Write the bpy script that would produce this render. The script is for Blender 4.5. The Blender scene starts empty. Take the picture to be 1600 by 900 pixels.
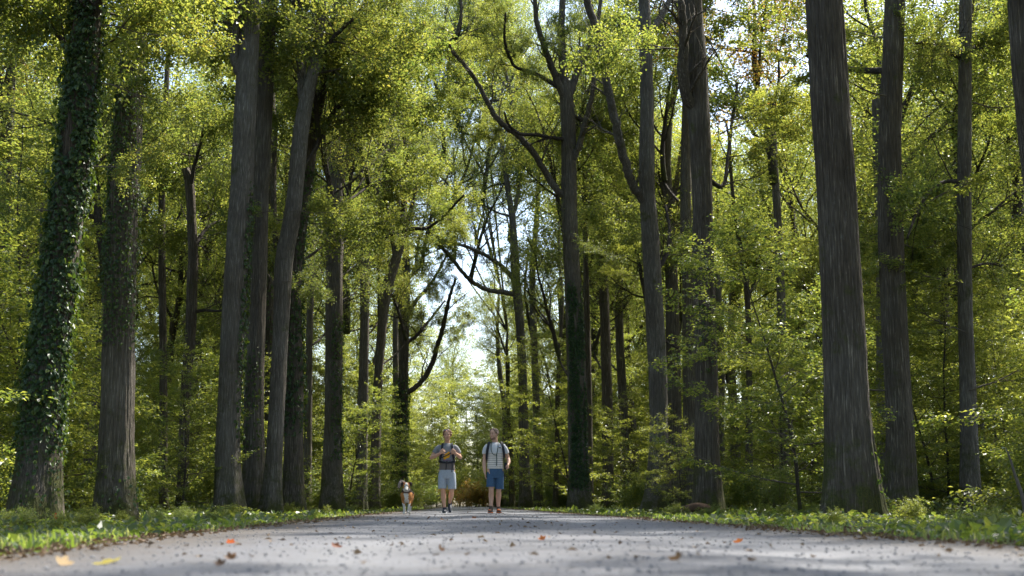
import bpy, math, random
import numpy as np
from mathutils import Vector, Matrix, Euler

S = bpy.context.scene
COL = S.collection
PI = math.pi
R = math.radians

# ------------------------------------------------------------------ camera
F = 2000.0                      # focal length in pixels of the 1600 px wide photograph
CAMZ = 0.17
HOR = 789.0
VPX = 725.0
cam_d = bpy.data.cameras.new('camera')
cam = bpy.data.objects.new('camera', cam_d)
COL.objects.link(cam)
S.camera = cam
cam_d.sensor_width = 36.0
cam_d.lens = F / 1600.0 * 36.0
cam_d.clip_start = 0.05
cam_d.clip_end = 3000.0
cam.location = (0, 0, CAMZ)
pitch = math.atan((HOR - 450.0) / F)
yaw = -math.atan((800.0 - VPX) / F)
cam.rotation_euler = Euler((PI / 2 + pitch, 0, yaw), 'XYZ')
cam_d.dof.use_dof = True
cam_d.dof.focus_distance = 27.0
cam_d.dof.aperture_fstop = 3.2
CM = cam.rotation_euler.to_matrix()

# ------------------------------------------------------------------ light
SUN_AZ = R(48)                  # to the right of the lane direction (+Y), ahead of the camera
SUN_EL = R(54)
W = bpy.data.worlds.new('World')
S.world = W
W.use_nodes = True
wn = W.node_tree
bg = wn.nodes['Background']
sky = wn.nodes.new('ShaderNodeTexSky')
sky.sky_type = 'NISHITA'
sky.sun_disc = False
sky.sun_elevation = SUN_EL
sky.sun_rotation = SUN_AZ
sky.dust_density = 2.0
wn.links.new(sky.outputs[0], bg.inputs[0])
bg.inputs[1].default_value = 0.15
sun_d = bpy.data.lights.new('sun', 'SUN')
sun_d.energy = 4.3
sun_d.angle = R(0.55)
sun_d.color = (1.0, 0.95, 0.86)
sun = bpy.data.objects.new('sun', sun_d)
COL.objects.link(sun)
sv = Vector((math.sin(SUN_AZ) * math.cos(SUN_EL), math.cos(SUN_AZ) * math.cos(SUN_EL), math.sin(SUN_EL)))
sun.rotation_euler = sv.to_track_quat('Z', 'Y').to_euler()
sun.location = (0, 0, 60)
S.view_settings.view_transform = 'Standard'
S.view_settings.look = 'None'
S.view_settings.exposure = 1.45
S.view_settings.gamma = 1.0
S.render.engine = 'CYCLES'
cy = S.cycles
cy.use_denoising = True
cy.denoiser = 'OPENIMAGEDENOISE'
cy.denoising_prefilter = 'ACCURATE'
cy.denoising_input_passes = 'RGB_ALBEDO_NORMAL'
cy.max_bounces = 10
cy.diffuse_bounces = 6
cy.glossy_bounces = 2
cy.transmission_bounces = 6
cy.transparent_max_bounces = 4
cy.caustics_reflective = False
cy.caustics_refractive = False
cy.sample_clamp_indirect = 6.0

# ------------------------------------------------------------------ helpers
rng = np.random.default_rng(7)
random.seed(7)


def ray(px, py):
    return (CM @ Vector(((px - 800.0) / F, (450.0 - py) / F, -1.0))).normalized()


def at(px, py, Y):
    """point on the vertical plane at distance Y that shows at pixel px, py"""
    d = ray(px, py)
    t = Y / d.y
    return Vector((d.x * t, Y, CAMZ + d.z * t))


def mpp(Y):
    return Y / F * 1.015


_h = np.random.default_rng(99).random((64, 64, 64)).astype(np.float32)


def vnoise(x, y, z=0.0):
    x = np.asarray(x, float); y = np.asarray(y, float) + 0 * x; z = np.asarray(z, float) + 0 * x
    xi, yi, zi = np.floor(x).astype(int), np.floor(y).astype(int), np.floor(z).astype(int)
    fx, fy, fz = x - xi, y - yi, z - zi
    fx = fx * fx * (3 - 2 * fx); fy = fy * fy * (3 - 2 * fy); fz = fz * fz * (3 - 2 * fz)
    g = lambda a, b, c: _h[(xi + a) & 63, (yi + b) & 63, (zi + c) & 63]
    l = lambda a, b, t: a + (b - a) * t
    return l(l(l(g(0, 0, 0), g(1, 0, 0), fx), l(g(0, 1, 0), g(1, 1, 0), fx), fy),
             l(l(g(0, 0, 1), g(1, 0, 1), fx), l(g(0, 1, 1), g(1, 1, 1), fx), fy), fz)


def fbm(x, y, z=0.0, o=3):
    s = 0; a = 0.5; k = 1.0
    for i in range(o):
        s = s + a * (vnoise(x * k, y * k, np.asarray(z) * k + 7.3 * i) - 0.5)
        a *= 0.5; k *= 2.03
    return s


def mesh_np(name, V, Fc, mats=(), fmat=None, smooth=False, nper=None):
    """Fc: (n, k) array, or list of arrays with different k"""
    me = bpy.data.meshes.new(name)
    if not isinstance(Fc, list):
        Fc = [Fc]
    Fc = [np.asarray(f, dtype=np.int32) for f in Fc if len(f)]
    V = np.asarray(V, dtype=np.float32)
    me.vertices.add(len(V))
    me.vertices.foreach_set('co', V.ravel())
    loops = np.concatenate([f.ravel() for f in Fc])
    tot = np.concatenate([np.full(len(f), f.shape[1], np.int32) for f in Fc])
    start = np.concatenate([[0], np.cumsum(tot)[:-1]]).astype(np.int32)
    me.loops.add(len(loops))
    me.loops.foreach_set('vertex_index', loops)
    me.polygons.add(len(tot))
    me.polygons.foreach_set('loop_start', start)
    me.polygons.foreach_set('loop_total', tot)
    for m in mats:
        me.materials.append(m)
    if fmat is not None:
        me.polygons.foreach_set('material_index', np.asarray(fmat, np.int32))
    sm = np.ones(len(tot), bool) if smooth is True else (np.zeros(len(tot), bool) if smooth is False else np.asarray(smooth))
    me.polygons.foreach_set('use_smooth', sm)
    me.update(calc_edges=True)
    return me


def link(name, me, parent=None, loc=None, rot=None, scale=None):
    o = bpy.data.objects.new(name, me)
    COL.objects.link(o)
    if parent is not None:
        o.parent = parent
    if loc is not None:
        o.location = loc
    if rot is not None:
        o.rotation_euler = rot
    if scale is not None:
        o.scale = (scale, scale, scale) if isinstance(scale, (int, float)) else scale
    return o


def tag(o, label=None, cat=None, group=None, kind=None):
    if label: o['label'] = label
    if cat: o['category'] = cat
    if group: o['group'] = group
    if kind: o['kind'] = kind
    return o


def thing(name, label, cat, loc=(0, 0, 0), rotz=0.0, group=None):
    o = link(name, None, loc=loc, rot=(0, 0, rotz))
    o.empty_display_size = 0.3
    return tag(o, label, cat, group)


class Acc:
    """collects vertices and faces of several kinds with material indices"""
    def __init__(s):
        s.V = []; s.n = 0; s.F = {3: [], 4: []}; s.M = {3: [], 4: []}; s.Sm = {3: [], 4: []}

    def add(s, V, Fc, mi=0, smooth=False):
        V = np.asarray(V, np.float32); Fc = np.asarray(Fc, np.int32)
        if len(V) == 0 or len(Fc) == 0: return
        k = Fc.shape[1]
        s.F[k].append(Fc + s.n); s.M[k].append(np.full(len(Fc), mi, np.int32)); s.Sm[k].append(np.full(len(Fc), smooth))
        s.V.append(V); s.n += len(V)

    def mesh(s, name, mats):
        F_, M_, S_ = [], [], []
        for k in (3, 4):
            if s.F[k]:
                F_.append(np.concatenate(s.F[k])); M_.append(np.concatenate(s.M[k])); S_.append(np.concatenate(s.Sm[k]))
        return mesh_np(name, np.concatenate(s.V), F_, mats, np.concatenate(M_), np.concatenate(S_))


def unit(a):
    a = np.asarray(a, float)
    return a / np.maximum(np.linalg.norm(a, axis=-1, keepdims=True), 1e-9)


def frames(P):
    """parallel-ish frames along a polyline"""
    T = np.gradient(P, axis=0); T = unit(T)
    U = np.zeros_like(P)
    ref = np.array([1.0, 0, 0]) if abs(T[0][0]) < 0.9 else np.array([0, 1.0, 0])
    u = unit(ref - T[0] * np.dot(ref, T[0]))
    for i in range(len(P)):
        u = u - T[i] * np.dot(u, T[i]); u = u / max(np.linalg.norm(u), 1e-9)
        U[i] = u
    return T, U, np.cross(T, U)


def tube(P, rad, n, disp=None, cap=True):
    P = np.asarray(P, float); rad = np.asarray(rad, float)
    T, U, Wv = frames(P)
    a = np.arange(n) * 2 * PI / n
    rr = rad[:, None] * np.ones(n)[None]
    if disp is not None:
        rr = rr + disp
    V = P[:, None, :] + rr[..., None] * (np.cos(a)[None, :, None] * U[:, None, :] + np.sin(a)[None, :, None] * Wv[:, None, :])
    m = len(P)
    V = V.reshape(-1, 3)
    i = np.arange(m - 1)[:, None] * n; j = np.arange(n)[None]; j2 = (j + 1) % n
    Fq = np.stack([i + j, i + j2, i + n + j2, i + n + j], -1).reshape(-1, 4)
    Ft = np.zeros((0, 3), int)
    if cap:
        V = np.concatenate([V, P[-1:]])
        c = len(V) - 1; b = (m - 1) * n
        jj = np.arange(n)
        Ft = np.stack([b + jj, b + (jj + 1) % n, np.full(n, c)], -1)
    return V, Fq, Ft


def add_tube(acc, P, rad, n, mi=0, disp=None, cap=True):
    V, Fq, Ft = tube(P, rad, n, disp, cap)
    base = acc.n
    acc.add(V, Fq, mi, True)
    if len(Ft):
        acc.F[3].append(Ft.astype(np.int32) + base); acc.M[3].append(np.full(len(Ft), mi, np.int32)); acc.Sm[3].append(np.full(len(Ft), True))


def catmull(P, k):
    P = np.asarray(P, float)
    if len(P) < 3:
        t = np.linspace(0, 1, k * (len(P) - 1) + 1)[:, None]
        return P[0] * (1 - t) + P[-1] * t
    Q = np.vstack([2 * P[0] - P[1], P, 2 * P[-1] - P[-2]])
    out = []
    for i in range(1, len(Q) - 2):
        t = np.linspace(0, 1, k, endpoint=False)[:, None]
        a, b, c, d = Q[i - 1], Q[i], Q[i + 1], Q[i + 2]
        out.append(0.5 * ((2 * b) + (-a + c) * t + (2 * a - 5 * b + 4 * c - d) * t ** 2 + (-a + 3 * b - 3 * c + d) * t ** 3))
    out.append(P[-1][None])
    return np.vstack(out)


# ------------------------------------------------------------------ materials
def new_mat(name):
    m = bpy.data.materials.new(name); m.use_nodes = True
    nt = m.node_tree
    for n in list(nt.nodes): nt.nodes.remove(n)
    out = nt.nodes.new('ShaderNodeOutputMaterial')
    return m, nt, out


def N(nt, t, **kw):
    n = nt.nodes.new(t)
    for k, v in kw.items():
        if k in n.bl_rna.properties.keys(): setattr(n, k, v)
    return n


def ramp(nt, stops, src, interp='LINEAR'):
    r = nt.nodes.new('ShaderNodeValToRGB'); cr = r.color_ramp; cr.interpolation = interp
    while len(cr.elements) < len(stops): cr.elements.new(0.5)
    for e, (p, c) in zip(cr.elements, stops):
        e.position = p; e.color = (*c, 1)
    nt.links.new(src, r.inputs[0])
    return r.outputs[0]


def noise(nt, scale, detail=4, rough=0.55, vec=None, dist=0.0):
    n = nt.nodes.new('ShaderNodeTexNoise'); n.inputs['Scale'].default_value = scale
    n.inputs['Detail'].default_value = detail; n.inputs['Roughness'].default_value = rough
    n.inputs['Distortion'].default_value = dist
    if vec is not None: nt.links.new(vec, n.inputs['Vector'])
    return n.outputs[0]


def mathn(nt, op, a, b=None, clamp=False):
    m = nt.nodes.new('ShaderNodeMath'); m.operation = op; m.use_clamp = clamp
    for i, x in enumerate((a, b)):
        if x is None: continue
        if isinstance(x, (int, float)): m.inputs[i].default_value = x
        else: nt.links.new(x, m.inputs[i])
    return m.outputs[0]


def mixc(nt, fac, a, b, mode='MIX'):
    m = nt.nodes.new('ShaderNodeMix'); m.data_type = 'RGBA'; m.blend_type = mode
    for s, x in ((m.inputs[0], fac), (m.inputs[6], a), (m.inputs[7], b)):
        if isinstance(x, (int, float)): s.default_value = x
        elif isinstance(x, tuple): s.default_value = (*x, 1)
        else: nt.links.new(x, s)
    return m.outputs[2]


def mapping(nt, vec, scale=(1, 1, 1), loc=(0, 0, 0)):
    m = nt.nodes.new('ShaderNodeMapping'); m.inputs['Scale'].default_value = scale; m.inputs['Location'].default_value = loc
    nt.links.new(vec, m.inputs[0])
    return m.outputs[0]


def bump(nt, h, strength=0.5, dist=0.02):
    b = nt.nodes.new('ShaderNodeBump'); b.inputs['Strength'].default_value = strength; b.inputs['Distance'].default_value = dist
    nt.links.new(h, b.inputs['Height'])
    return b.outputs[0]


def principled(nt, out, col, rough=0.8, spec=0.3, normal=None):
    p = nt.nodes.new('ShaderNodeBsdfPrincipled')
    if isinstance(col, tuple): p.inputs['Base Color'].default_value = (*col, 1)
    else: nt.links.new(col, p.inputs['Base Color'])
    if isinstance(rough, (int, float)): p.inputs['Roughness'].default_value = rough
    else: nt.links.new(rough, p.inputs['Roughness'])
    p.inputs['Specular IOR Level'].default_value = spec
    if normal is not None: nt.links.new(normal, p.inputs['Normal'])
    if out is not None: nt.links.new(p.outputs[0], out.inputs[0])
    return p


def leaf_mat(name, stops, tstops, trans=0.5, rough=0.33, spec=0.75):
    m, nt, out = new_mat(name)
    g = N(nt, 'ShaderNodeNewGeometry')
    oi = N(nt, 'ShaderNodeObjectInfo')
    f = mathn(nt, 'ADD', mathn(nt, 'MULTIPLY', g.outputs['Random Per Island'], 0.72), mathn(nt, 'MULTIPLY', oi.outputs['Random'], 0.28))
    c = ramp(nt, stops, f)
    t = ramp(nt, tstops, f)
    p = principled(nt, None, c, rough, spec)
    tr = N(nt, 'ShaderNodeBsdfTranslucent'); nt.links.new(t, tr.inputs[0])
    mx = N(nt, 'ShaderNodeMixShader'); mx.inputs[0].default_value = trans
    nt.links.new(p.outputs[0], mx.inputs[1]); nt.links.new(tr.outputs[0], mx.inputs[2])
    nt.links.new(mx.outputs[0], out.inputs[0])
    return m


M_OAK = leaf_mat('oak_leaf', [(0.0, (.024, .052, .030)), (.5, (.038, .076, .036)), (.93, (.066, .104, .038)), (1.0, (.14, .11, .03))],
                 [(0.0, (.17, .28, .05)), (.45, (.40, .46, .065)), (.9, (.64, .64, .10)), (1.0, (.60, .42, .07))], rough=.40, spec=.65)
M_BEECH = leaf_mat('beech_leaf', [(0.0, (.022, .050, .026)), (.5, (.036, .074, .028)), (.96, (.065, .10, .032)), (1.0, (.20, .13, .03))],
                   [(0.0, (.17, .27, .045)), (.45, (.42, .47, .06)), (.96, (.66, .65, .10)), (1.0, (.6, .40, .05))], trans=0.5, rough=0.38, spec=0.7)
M_AUTUMN = leaf_mat('autumn_leaf', [(0.0, (.05, .08, .02)), (.4, (.10, .10, .02)), (.75, (.15, .11, .03)), (1.0, (.20, .08, .02))],
                    [(0.0, (.30, .36, .04)), (.4, (.48, .40, .05)), (.7, (.55, .32, .05)), (1.0, (.52, .2, .04))])
M_IVY = leaf_mat('ivy_leaf', [(0.0, (.018, .045, .017)), (.7, (.040, .082, .026)), (1.0, (.09, .12, .03))],
                 [(0.0, (.05, .12, .02)), (1.0, (.26, .34, .03))], trans=0.32, rough=0.45, spec=0.5)
M_HERB = leaf_mat('herb_leaf', [(0.0, (.024, .048, .02)), (.6, (.042, .074, .028)), (.93, (.075, .105, .032)), (1.0, (.16, .10, .03))],
                  [(0.0, (.14, .24, .03)), (.6, (.32, .41, .05)), (1.0, (.55, .5, .08))], trans=0.42, rough=.42)
M_GRASS = leaf_mat('grass_blade', [(0.0, (.035, .065, .02)), (.6, (.055, .10, .025)), (1.0, (.15, .14, .06))],
                   [(0.0, (.18, .30, .03)), (.6, (.34, .46, .05)), (1.0, (.55, .54, .2))], trans=0.45, rough=0.45)
M_DRY = leaf_mat('dry_leaf', [(0.0, (.07, .045, .028)), (.5, (.13, .085, .05)), (.8, (.20, .14, .085)), (1.0, (.24, .15, .07))],
                 [(0.0, (.10, .06, .03)), (1.0, (.24, .15, .06))], trans=0.15, rough=0.65, spec=0.3)


def bark_mat(name, light, dark, ivy_green=0.0, ridge=16.0, fine=1.0):
    m, nt, out = new_mat(name)
    tc = N(nt, 'ShaderNodeTexCoord')
    oi = N(nt, 'ShaderNodeObjectInfo')
    ov = tc.outputs['Object']
    v1 = mapping(nt, ov, (ridge * 1.8, ridge * 1.8, ridge * 0.07))
    n1 = noise(nt, 1.0, 6, 0.62, v1, 0.6)
    v2 = mapping(nt, ov, (ridge * 3.2, ridge * 3.2, ridge * 0.5))
    n2 = noise(nt, 1.0, 5, 0.7, v2, 0.3)
    vo = nt.nodes.new('ShaderNodeTexVoronoi'); vo.feature = 'DISTANCE_TO_EDGE'
    vv = mapping(nt, ov, (ridge * 1.9, ridge * 1.9, ridge * 0.085))
    nw = nt.nodes.new('ShaderNodeVectorMath'); nw.operation = 'ADD'
    nzc = nt.nodes.new('ShaderNodeTexNoise'); nzc.inputs['Scale'].default_value = 1.7; nt.links.new(vv, nzc.inputs['Vector'])
    nt.links.new(vv, nw.inputs[0]); nt.links.new(nzc.outputs['Color'], nw.inputs[1])
    nt.links.new(nw.outputs[0], vo.inputs['Vector']); vo.inputs['Scale'].default_value = 1.0
    edge = mathn(nt, 'MULTIPLY', vo.outputs['Distance'], 3.0, True)
    h = mathn(nt, 'ADD', mathn(nt, 'MULTIPLY', edge, 0.36), mathn(nt, 'ADD', mathn(nt, 'MULTIPLY', n1, 1.0), mathn(nt, 'MULTIPLY', n2, 0.45 * fine)))
    col = ramp(nt, [(0.42, dark), (0.85, tuple((a + b) / 2 for a, b in zip(light, dark))), (1.25 / 1.4, light)], mathn(nt, 'MULTIPLY', h, 0.78))
    # pale lichen flecks and large tonal drift
    big = noise(nt, 0.55, 3, 0.5, ov)
    col = mixc(nt, mathn(nt, 'MULTIPLY', ramp(nt, [(0.35, (0, 0, 0)), (0.7, (1, 1, 1))], big), 0.85), col, mixc(nt, 1.0, col, (.52, .46, .40), 'MULTIPLY'))
    lich = ramp(nt, [(0.60, (0, 0, 0)), (0.67, (1, 1, 1))], noise(nt, 9.0, 5, 0.7, mapping(nt, ov, (1, 1, 0.8))))
    col = mixc(nt, mathn(nt, 'MULTIPLY', lich, mathn(nt, 'MULTIPLY', edge, 0.32)), col, (.34, .35, .30))
    # moss climbing from the ground
    sx = N(nt, 'ShaderNodeSeparateXYZ'); nt.links.new(ov, sx.inputs[0])
    mz = mathn(nt, 'SUBTRACT', 1.05, mathn(nt, 'MULTIPLY', sx.outputs['Z'], 0.42))
    mn = mathn(nt, 'SUBTRACT', mathn(nt, 'MULTIPLY', noise(nt, 1.6, 6, 0.72, ov), 4.2), 2.1)
    ms = mathn(nt, 'ADD', mathn(nt, 'MAXIMUM', mz, ivy_green), mn)
    mmask = ramp(nt, [(0.45, (0, 0, 0)), (1.0, (1, 1, 1))], ms)
    mcol = ramp(nt, [(0.3, (.035, .045, .012)), (0.7, (.10, .11, .02))], noise(nt, 30, 3, 0.6, ov))
    col = mixc(nt, mathn(nt, 'MULTIPLY', mmask, 0.85), col, mcol)
    b = bump(nt, h, 1.0, 0.055)
    principled(nt, out, col, 0.88, 0.25, b)
    return m


M_BARK = bark_mat('oak_bark', (.36, .325, .265), (.080, .068, .054))
M_BARK_GREY = bark_mat('grey_bark', (.36, .335, .29), (.092, .080, .067), 0.1, 20, 1.2)
M_BARK_DARK = bark_mat('dark_bark', (.30, .26, .205), (.060, .050, .039), 0.15, 13)
M_LIMB = bark_mat('limb_bark', (.19, .165, .14), (.05, .042, .035), 0.0, 26)



def simple(name, c, rough=0.7, spec=0.3, nz=None, var=0.15, bumpd=None):
    m, nt, out = new_mat(name)
    tc = N(nt, 'ShaderNodeTexCoord')
    nrm = None
    if nz:
        n = noise(nt, nz, 4, 0.6, tc.outputs['Object'])
        col = mixc(nt, n, tuple(x * (1 - var) for x in c), tuple(min(1, x * (1 + var)) for x in c))
        if bumpd: nrm = bump(nt, n, 0.6, bumpd)
    else:
        col = c
    principled(nt, out, col, rough, spec, nrm)
    return m


M_TWIG = simple('twig_bark', (.12, .10, .08), 0.85, 0.2, 12, 0.4)

# ground and road
m, nt, out = new_mat('gravel_road'); M_ROAD = m
tc = N(nt, 'ShaderNodeTexCoord'); ov = tc.outputs['Object']
g1 = noise(nt, 1.3, 5, 0.6, ov); g2 = noise(nt, 45, 4, 0.7, ov); g3 = noise(nt, 9, 5, 0.65, ov)
vor = nt.nodes.new('ShaderNodeTexVoronoi'); vor.inputs['Scale'].default_value = 60; nt.links.new(ov, vor.inputs['Vector'])
st = ramp(nt, [(0.0, (.095, .097, .11)), (1.0, (.165, .167, .18))], vor.outputs['Color'])
base = mixc(nt, 0.55, ramp(nt, [(0.3, (.095, .097, .11)), (0.7, (.165, .167, .18))], g2), st)
base = mixc(nt, ramp(nt, [(0.42, (0, 0, 0)), (0.62, (.55, .55, .55))], g1), base, (.095, .095, .10))
dirt = ramp(nt, [(0.56, (0, 0, 0)), (0.68, (1, 1, 1))], g3)
base = mixc(nt, mathn(nt, 'MULTIPLY', dirt, 0.6), base, (.10, .078, .055))
sp = N(nt, 'ShaderNodeSeparateXYZ'); nt.links.new(ov, sp.inputs[0])
wob = mathn(nt, 'MULTIPLY', noise(nt, .35, 2, .5, ov), .5)
trk = mathn(nt, 'ABSOLUTE', mathn(nt, 'SUBTRACT', mathn(nt, 'ABSOLUTE', mathn(nt, 'ADD', mathn(nt, 'SUBTRACT', sp.outputs['X'], .65), wob)), .8))
track = ramp(nt, [(0.0, (1, 1, 1)), (.42, (0, 0, 0))], trk)      # two packed wheel tracks, paler and smoother
base = mixc(nt, mathn(nt, 'MULTIPLY', track, .55), base, (.185, .187, .197))
edgem = ramp(nt, [(.70, (0, 0, 0)), (1.0, (1, 1, 1))], mathn(nt, 'MULTIPLY', mathn(nt, 'ADD', mathn(nt, 'ABSOLUTE', mathn(nt, 'SUBTRACT', sp.outputs['X'], .4)), mathn(nt, 'MULTIPLY', g3, .6)), .45))
base = mixc(nt, mathn(nt, 'MULTIPLY', edgem, .75), base, (.075, .06, .045))
hh = mathn(nt, 'ADD', mathn(nt, 'MULTIPLY', vor.outputs['Distance'], 0.6), mathn(nt, 'ADD', mathn(nt, 'MULTIPLY', g2, 0.6), g3))
principled(nt, out, base, 0.85, 0.3, bump(nt, hh, 0.6, 0.006))

m, nt, out = new_mat('forest_soil'); M_SOIL = m
tc = N(nt, 'ShaderNodeTexCoord'); ov = tc.outputs['Object']
g1 = noise(nt, 0.8, 4, 0.6, ov); g2 = noise(nt, 18, 5, 0.7, ov)
base = ramp(nt, [(0.3, (.030, .022, .014)), (0.55, (.075, .050, .028)), (0.75, (.13, .085, .045))], g2)
base = mixc(nt, ramp(nt, [(0.45, (0, 0, 0)), (0.6, (.8, .8, .8))], g1), base, (.035, .055, .015))
principled(nt, out, base, 0.95, 0.15, bump(nt, g2, 1.0, 0.04))

# ------------------------------------------------------------------ terrain
RL, RR = -1.9, 2.5


def edge_l(Y): return RL + 0.22 * (vnoise(Y * 0.22, 3.1) - 0.5) + 0.10 * (vnoise(Y * 1.3, 8.1) - 0.5)
def edge_r(Y): return RR + 0.30 * (vnoise(Y * 0.20, 13.1) - 0.5) + 0.12 * (vnoise(Y * 1.1, 18.1) - 0.5)


def road_z(X, Y):
    X = np.asarray(X, float); Y = np.asarray(Y, float)
    u = (X - 0.4) / 2.05
    z = -0.020 * u * u
    z = z + 0.030 * fbm(X * 0.55, Y * 0.22, 1.0, 3) + 0.014 * fbm(X * 2.1, Y * 1.4, 4.0, 3)
    z = z - 0.012 * np.exp(-((np.abs(X - 0.4) - 0.75) / 0.3) ** 2)
    return z


def ground_z(X, Y):
    X = np.asarray(X, float); Y = np.asarray(Y, float)
    dl = np.maximum(RL - X, 0); dr = np.maximum(X - RR, 0); d = dl + dr
    z = -0.040 - np.where(X < 0, 0.15, 0.08) * np.clip((d - .3) / 2.5, 0, 1) + 0.35 * np.clip((d - 12) / 40.0, 0, 1)
    z = z + 0.16 * fbm(X * 0.45, Y * 0.35, 9.0, 3) * np.clip(d, 0, 1)
    z = np.where((X > RL - 0.02) & (X < RR + 0.02), -0.12, z)
    return z


def gz(x, y): return float(ground_z(np.array([x]), np.array([y]))[0])
def rz(x, y): return float(road_z(np.array([x]), np.array([y]))[0])


def spaced(a, b, n, p):
    t = np.linspace(-1, 1, n)
    s = np.sign(t) * np.abs(t) ** p
    return (a + b) / 2 + s * (b - a) / 2


xs = np.concatenate([-np.geomspace(700, 9, 60), np.linspace(-8.9, RL - .5, 50), [RL - .3, RL - .12, RL + .05, RL + .35, 0.4, RR - .35, RR - .05, RR + .12, RR + .3], np.linspace(RR + .5, 9.9, 50), np.geomspace(10, 700, 60)]); ys = np.concatenate([-np.geomspace(700, 2, 30), np.linspace(-1, 60, 200), np.geomspace(61, 1500, 60)])
X, Y = np.meshgrid(xs, ys)
V = np.stack([X, Y, ground_z(X, Y)], -1).reshape(-1, 3)
n = len(xs); i = np.arange(len(ys) - 1)[:, None] * n; j = np.arange(n - 1)[None]
Fq = np.stack([i + j, i + j + 1, i + n + j + 1, i + n + j], -1).reshape(-1, 4)
tag(link('ground', mesh_np('ground', V, Fq, [M_SOIL], None, True)), kind='structure')

ys = np.concatenate([np.linspace(-12, 1.0, 20), np.geomspace(1.05, 175, 700)])
us = np.linspace(0, 1, 90)
Y = ys[:, None] + 0 * us[None]; el = edge_l(ys)[:, None]; er = edge_r(ys)[:, None]
X = el + (er - el) * us[None]
Z = road_z(X, Y) + 0.006
n = len(us)
# skirt that dips under the verge
side = np.minimum(us, 1 - us)[None] * (er - el)
Z = Z - 0.07 * np.clip(1 - side / 0.10, 0, 1) ** 1.5
V = np.stack([X, Y, Z], -1).reshape(-1, 3)
i = np.arange(len(ys) - 1)[:, None] * n; j = np.arange(n - 1)[None]
Fq = np.stack([i + j, i + j + 1, i + n + j + 1, i + n + j], -1).reshape(-1, 4)
tag(link('gravel_road', mesh_np('gravel_road', V, Fq, [M_ROAD], None, True)), kind='structure')


# ------------------------------------------------------------------ leaves
def leaves(P, A, Nn, L, Wd, fold=0.25, shape='kite'):
    """P base points, A axis, Nn normal (arrays n x 3), L length, Wd width; one small folded blade each"""
    n = len(P)
    A = unit(A); Nn = unit(Nn - A * np.sum(Nn * A, 1, keepdims=True)); B = np.cross(A, Nn)
    L = np.broadcast_to(np.asarray(L, float), (n,))[:, None]; Wd = np.broadcast_to(np.asarray(Wd, float), (n,))[:, None]
    up = Nn * Wd * fold
    if shape == 'kite':
        V = np.stack([P, P + A * L * .5 + B * Wd * .5 + up, P + A * L - up * .6, P + A * L * .5 - B * Wd * .5 + up], 1).reshape(-1, 3)
        b = np.arange(n)[:, None] * 4
        Fc = np.concatenate([b + np.array([[0, 1, 2]]), b + np.array([[0, 2, 3]])])
    else:
        V = np.stack([P, P + A * L * .3 + B * Wd * .45 + up, P + A * L * .68 + B * Wd * .42 + up, P + A * L - up * .8,
                      P + A * L * .68 - B * Wd * .42 + up, P + A * L * .3 - B * Wd * .45 + up], 1).reshape(-1, 3)
        b = np.arange(n)[:, None] * 6
        Fc = np.concatenate([b + np.array([[0, 1, 2]]), b + np.array([[0, 2, 3]]), b + np.array([[0, 3, 4]]), b + np.array([[0, 4, 5]])])
    return V, Fc


def rot_about(v, k, a):
    v = np.asarray(v, float); k = unit(k)
    return v * math.cos(a) + np.cross(k, v) * math.sin(a) + k * np.dot(k, v) * (1 - math.cos(a))


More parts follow.
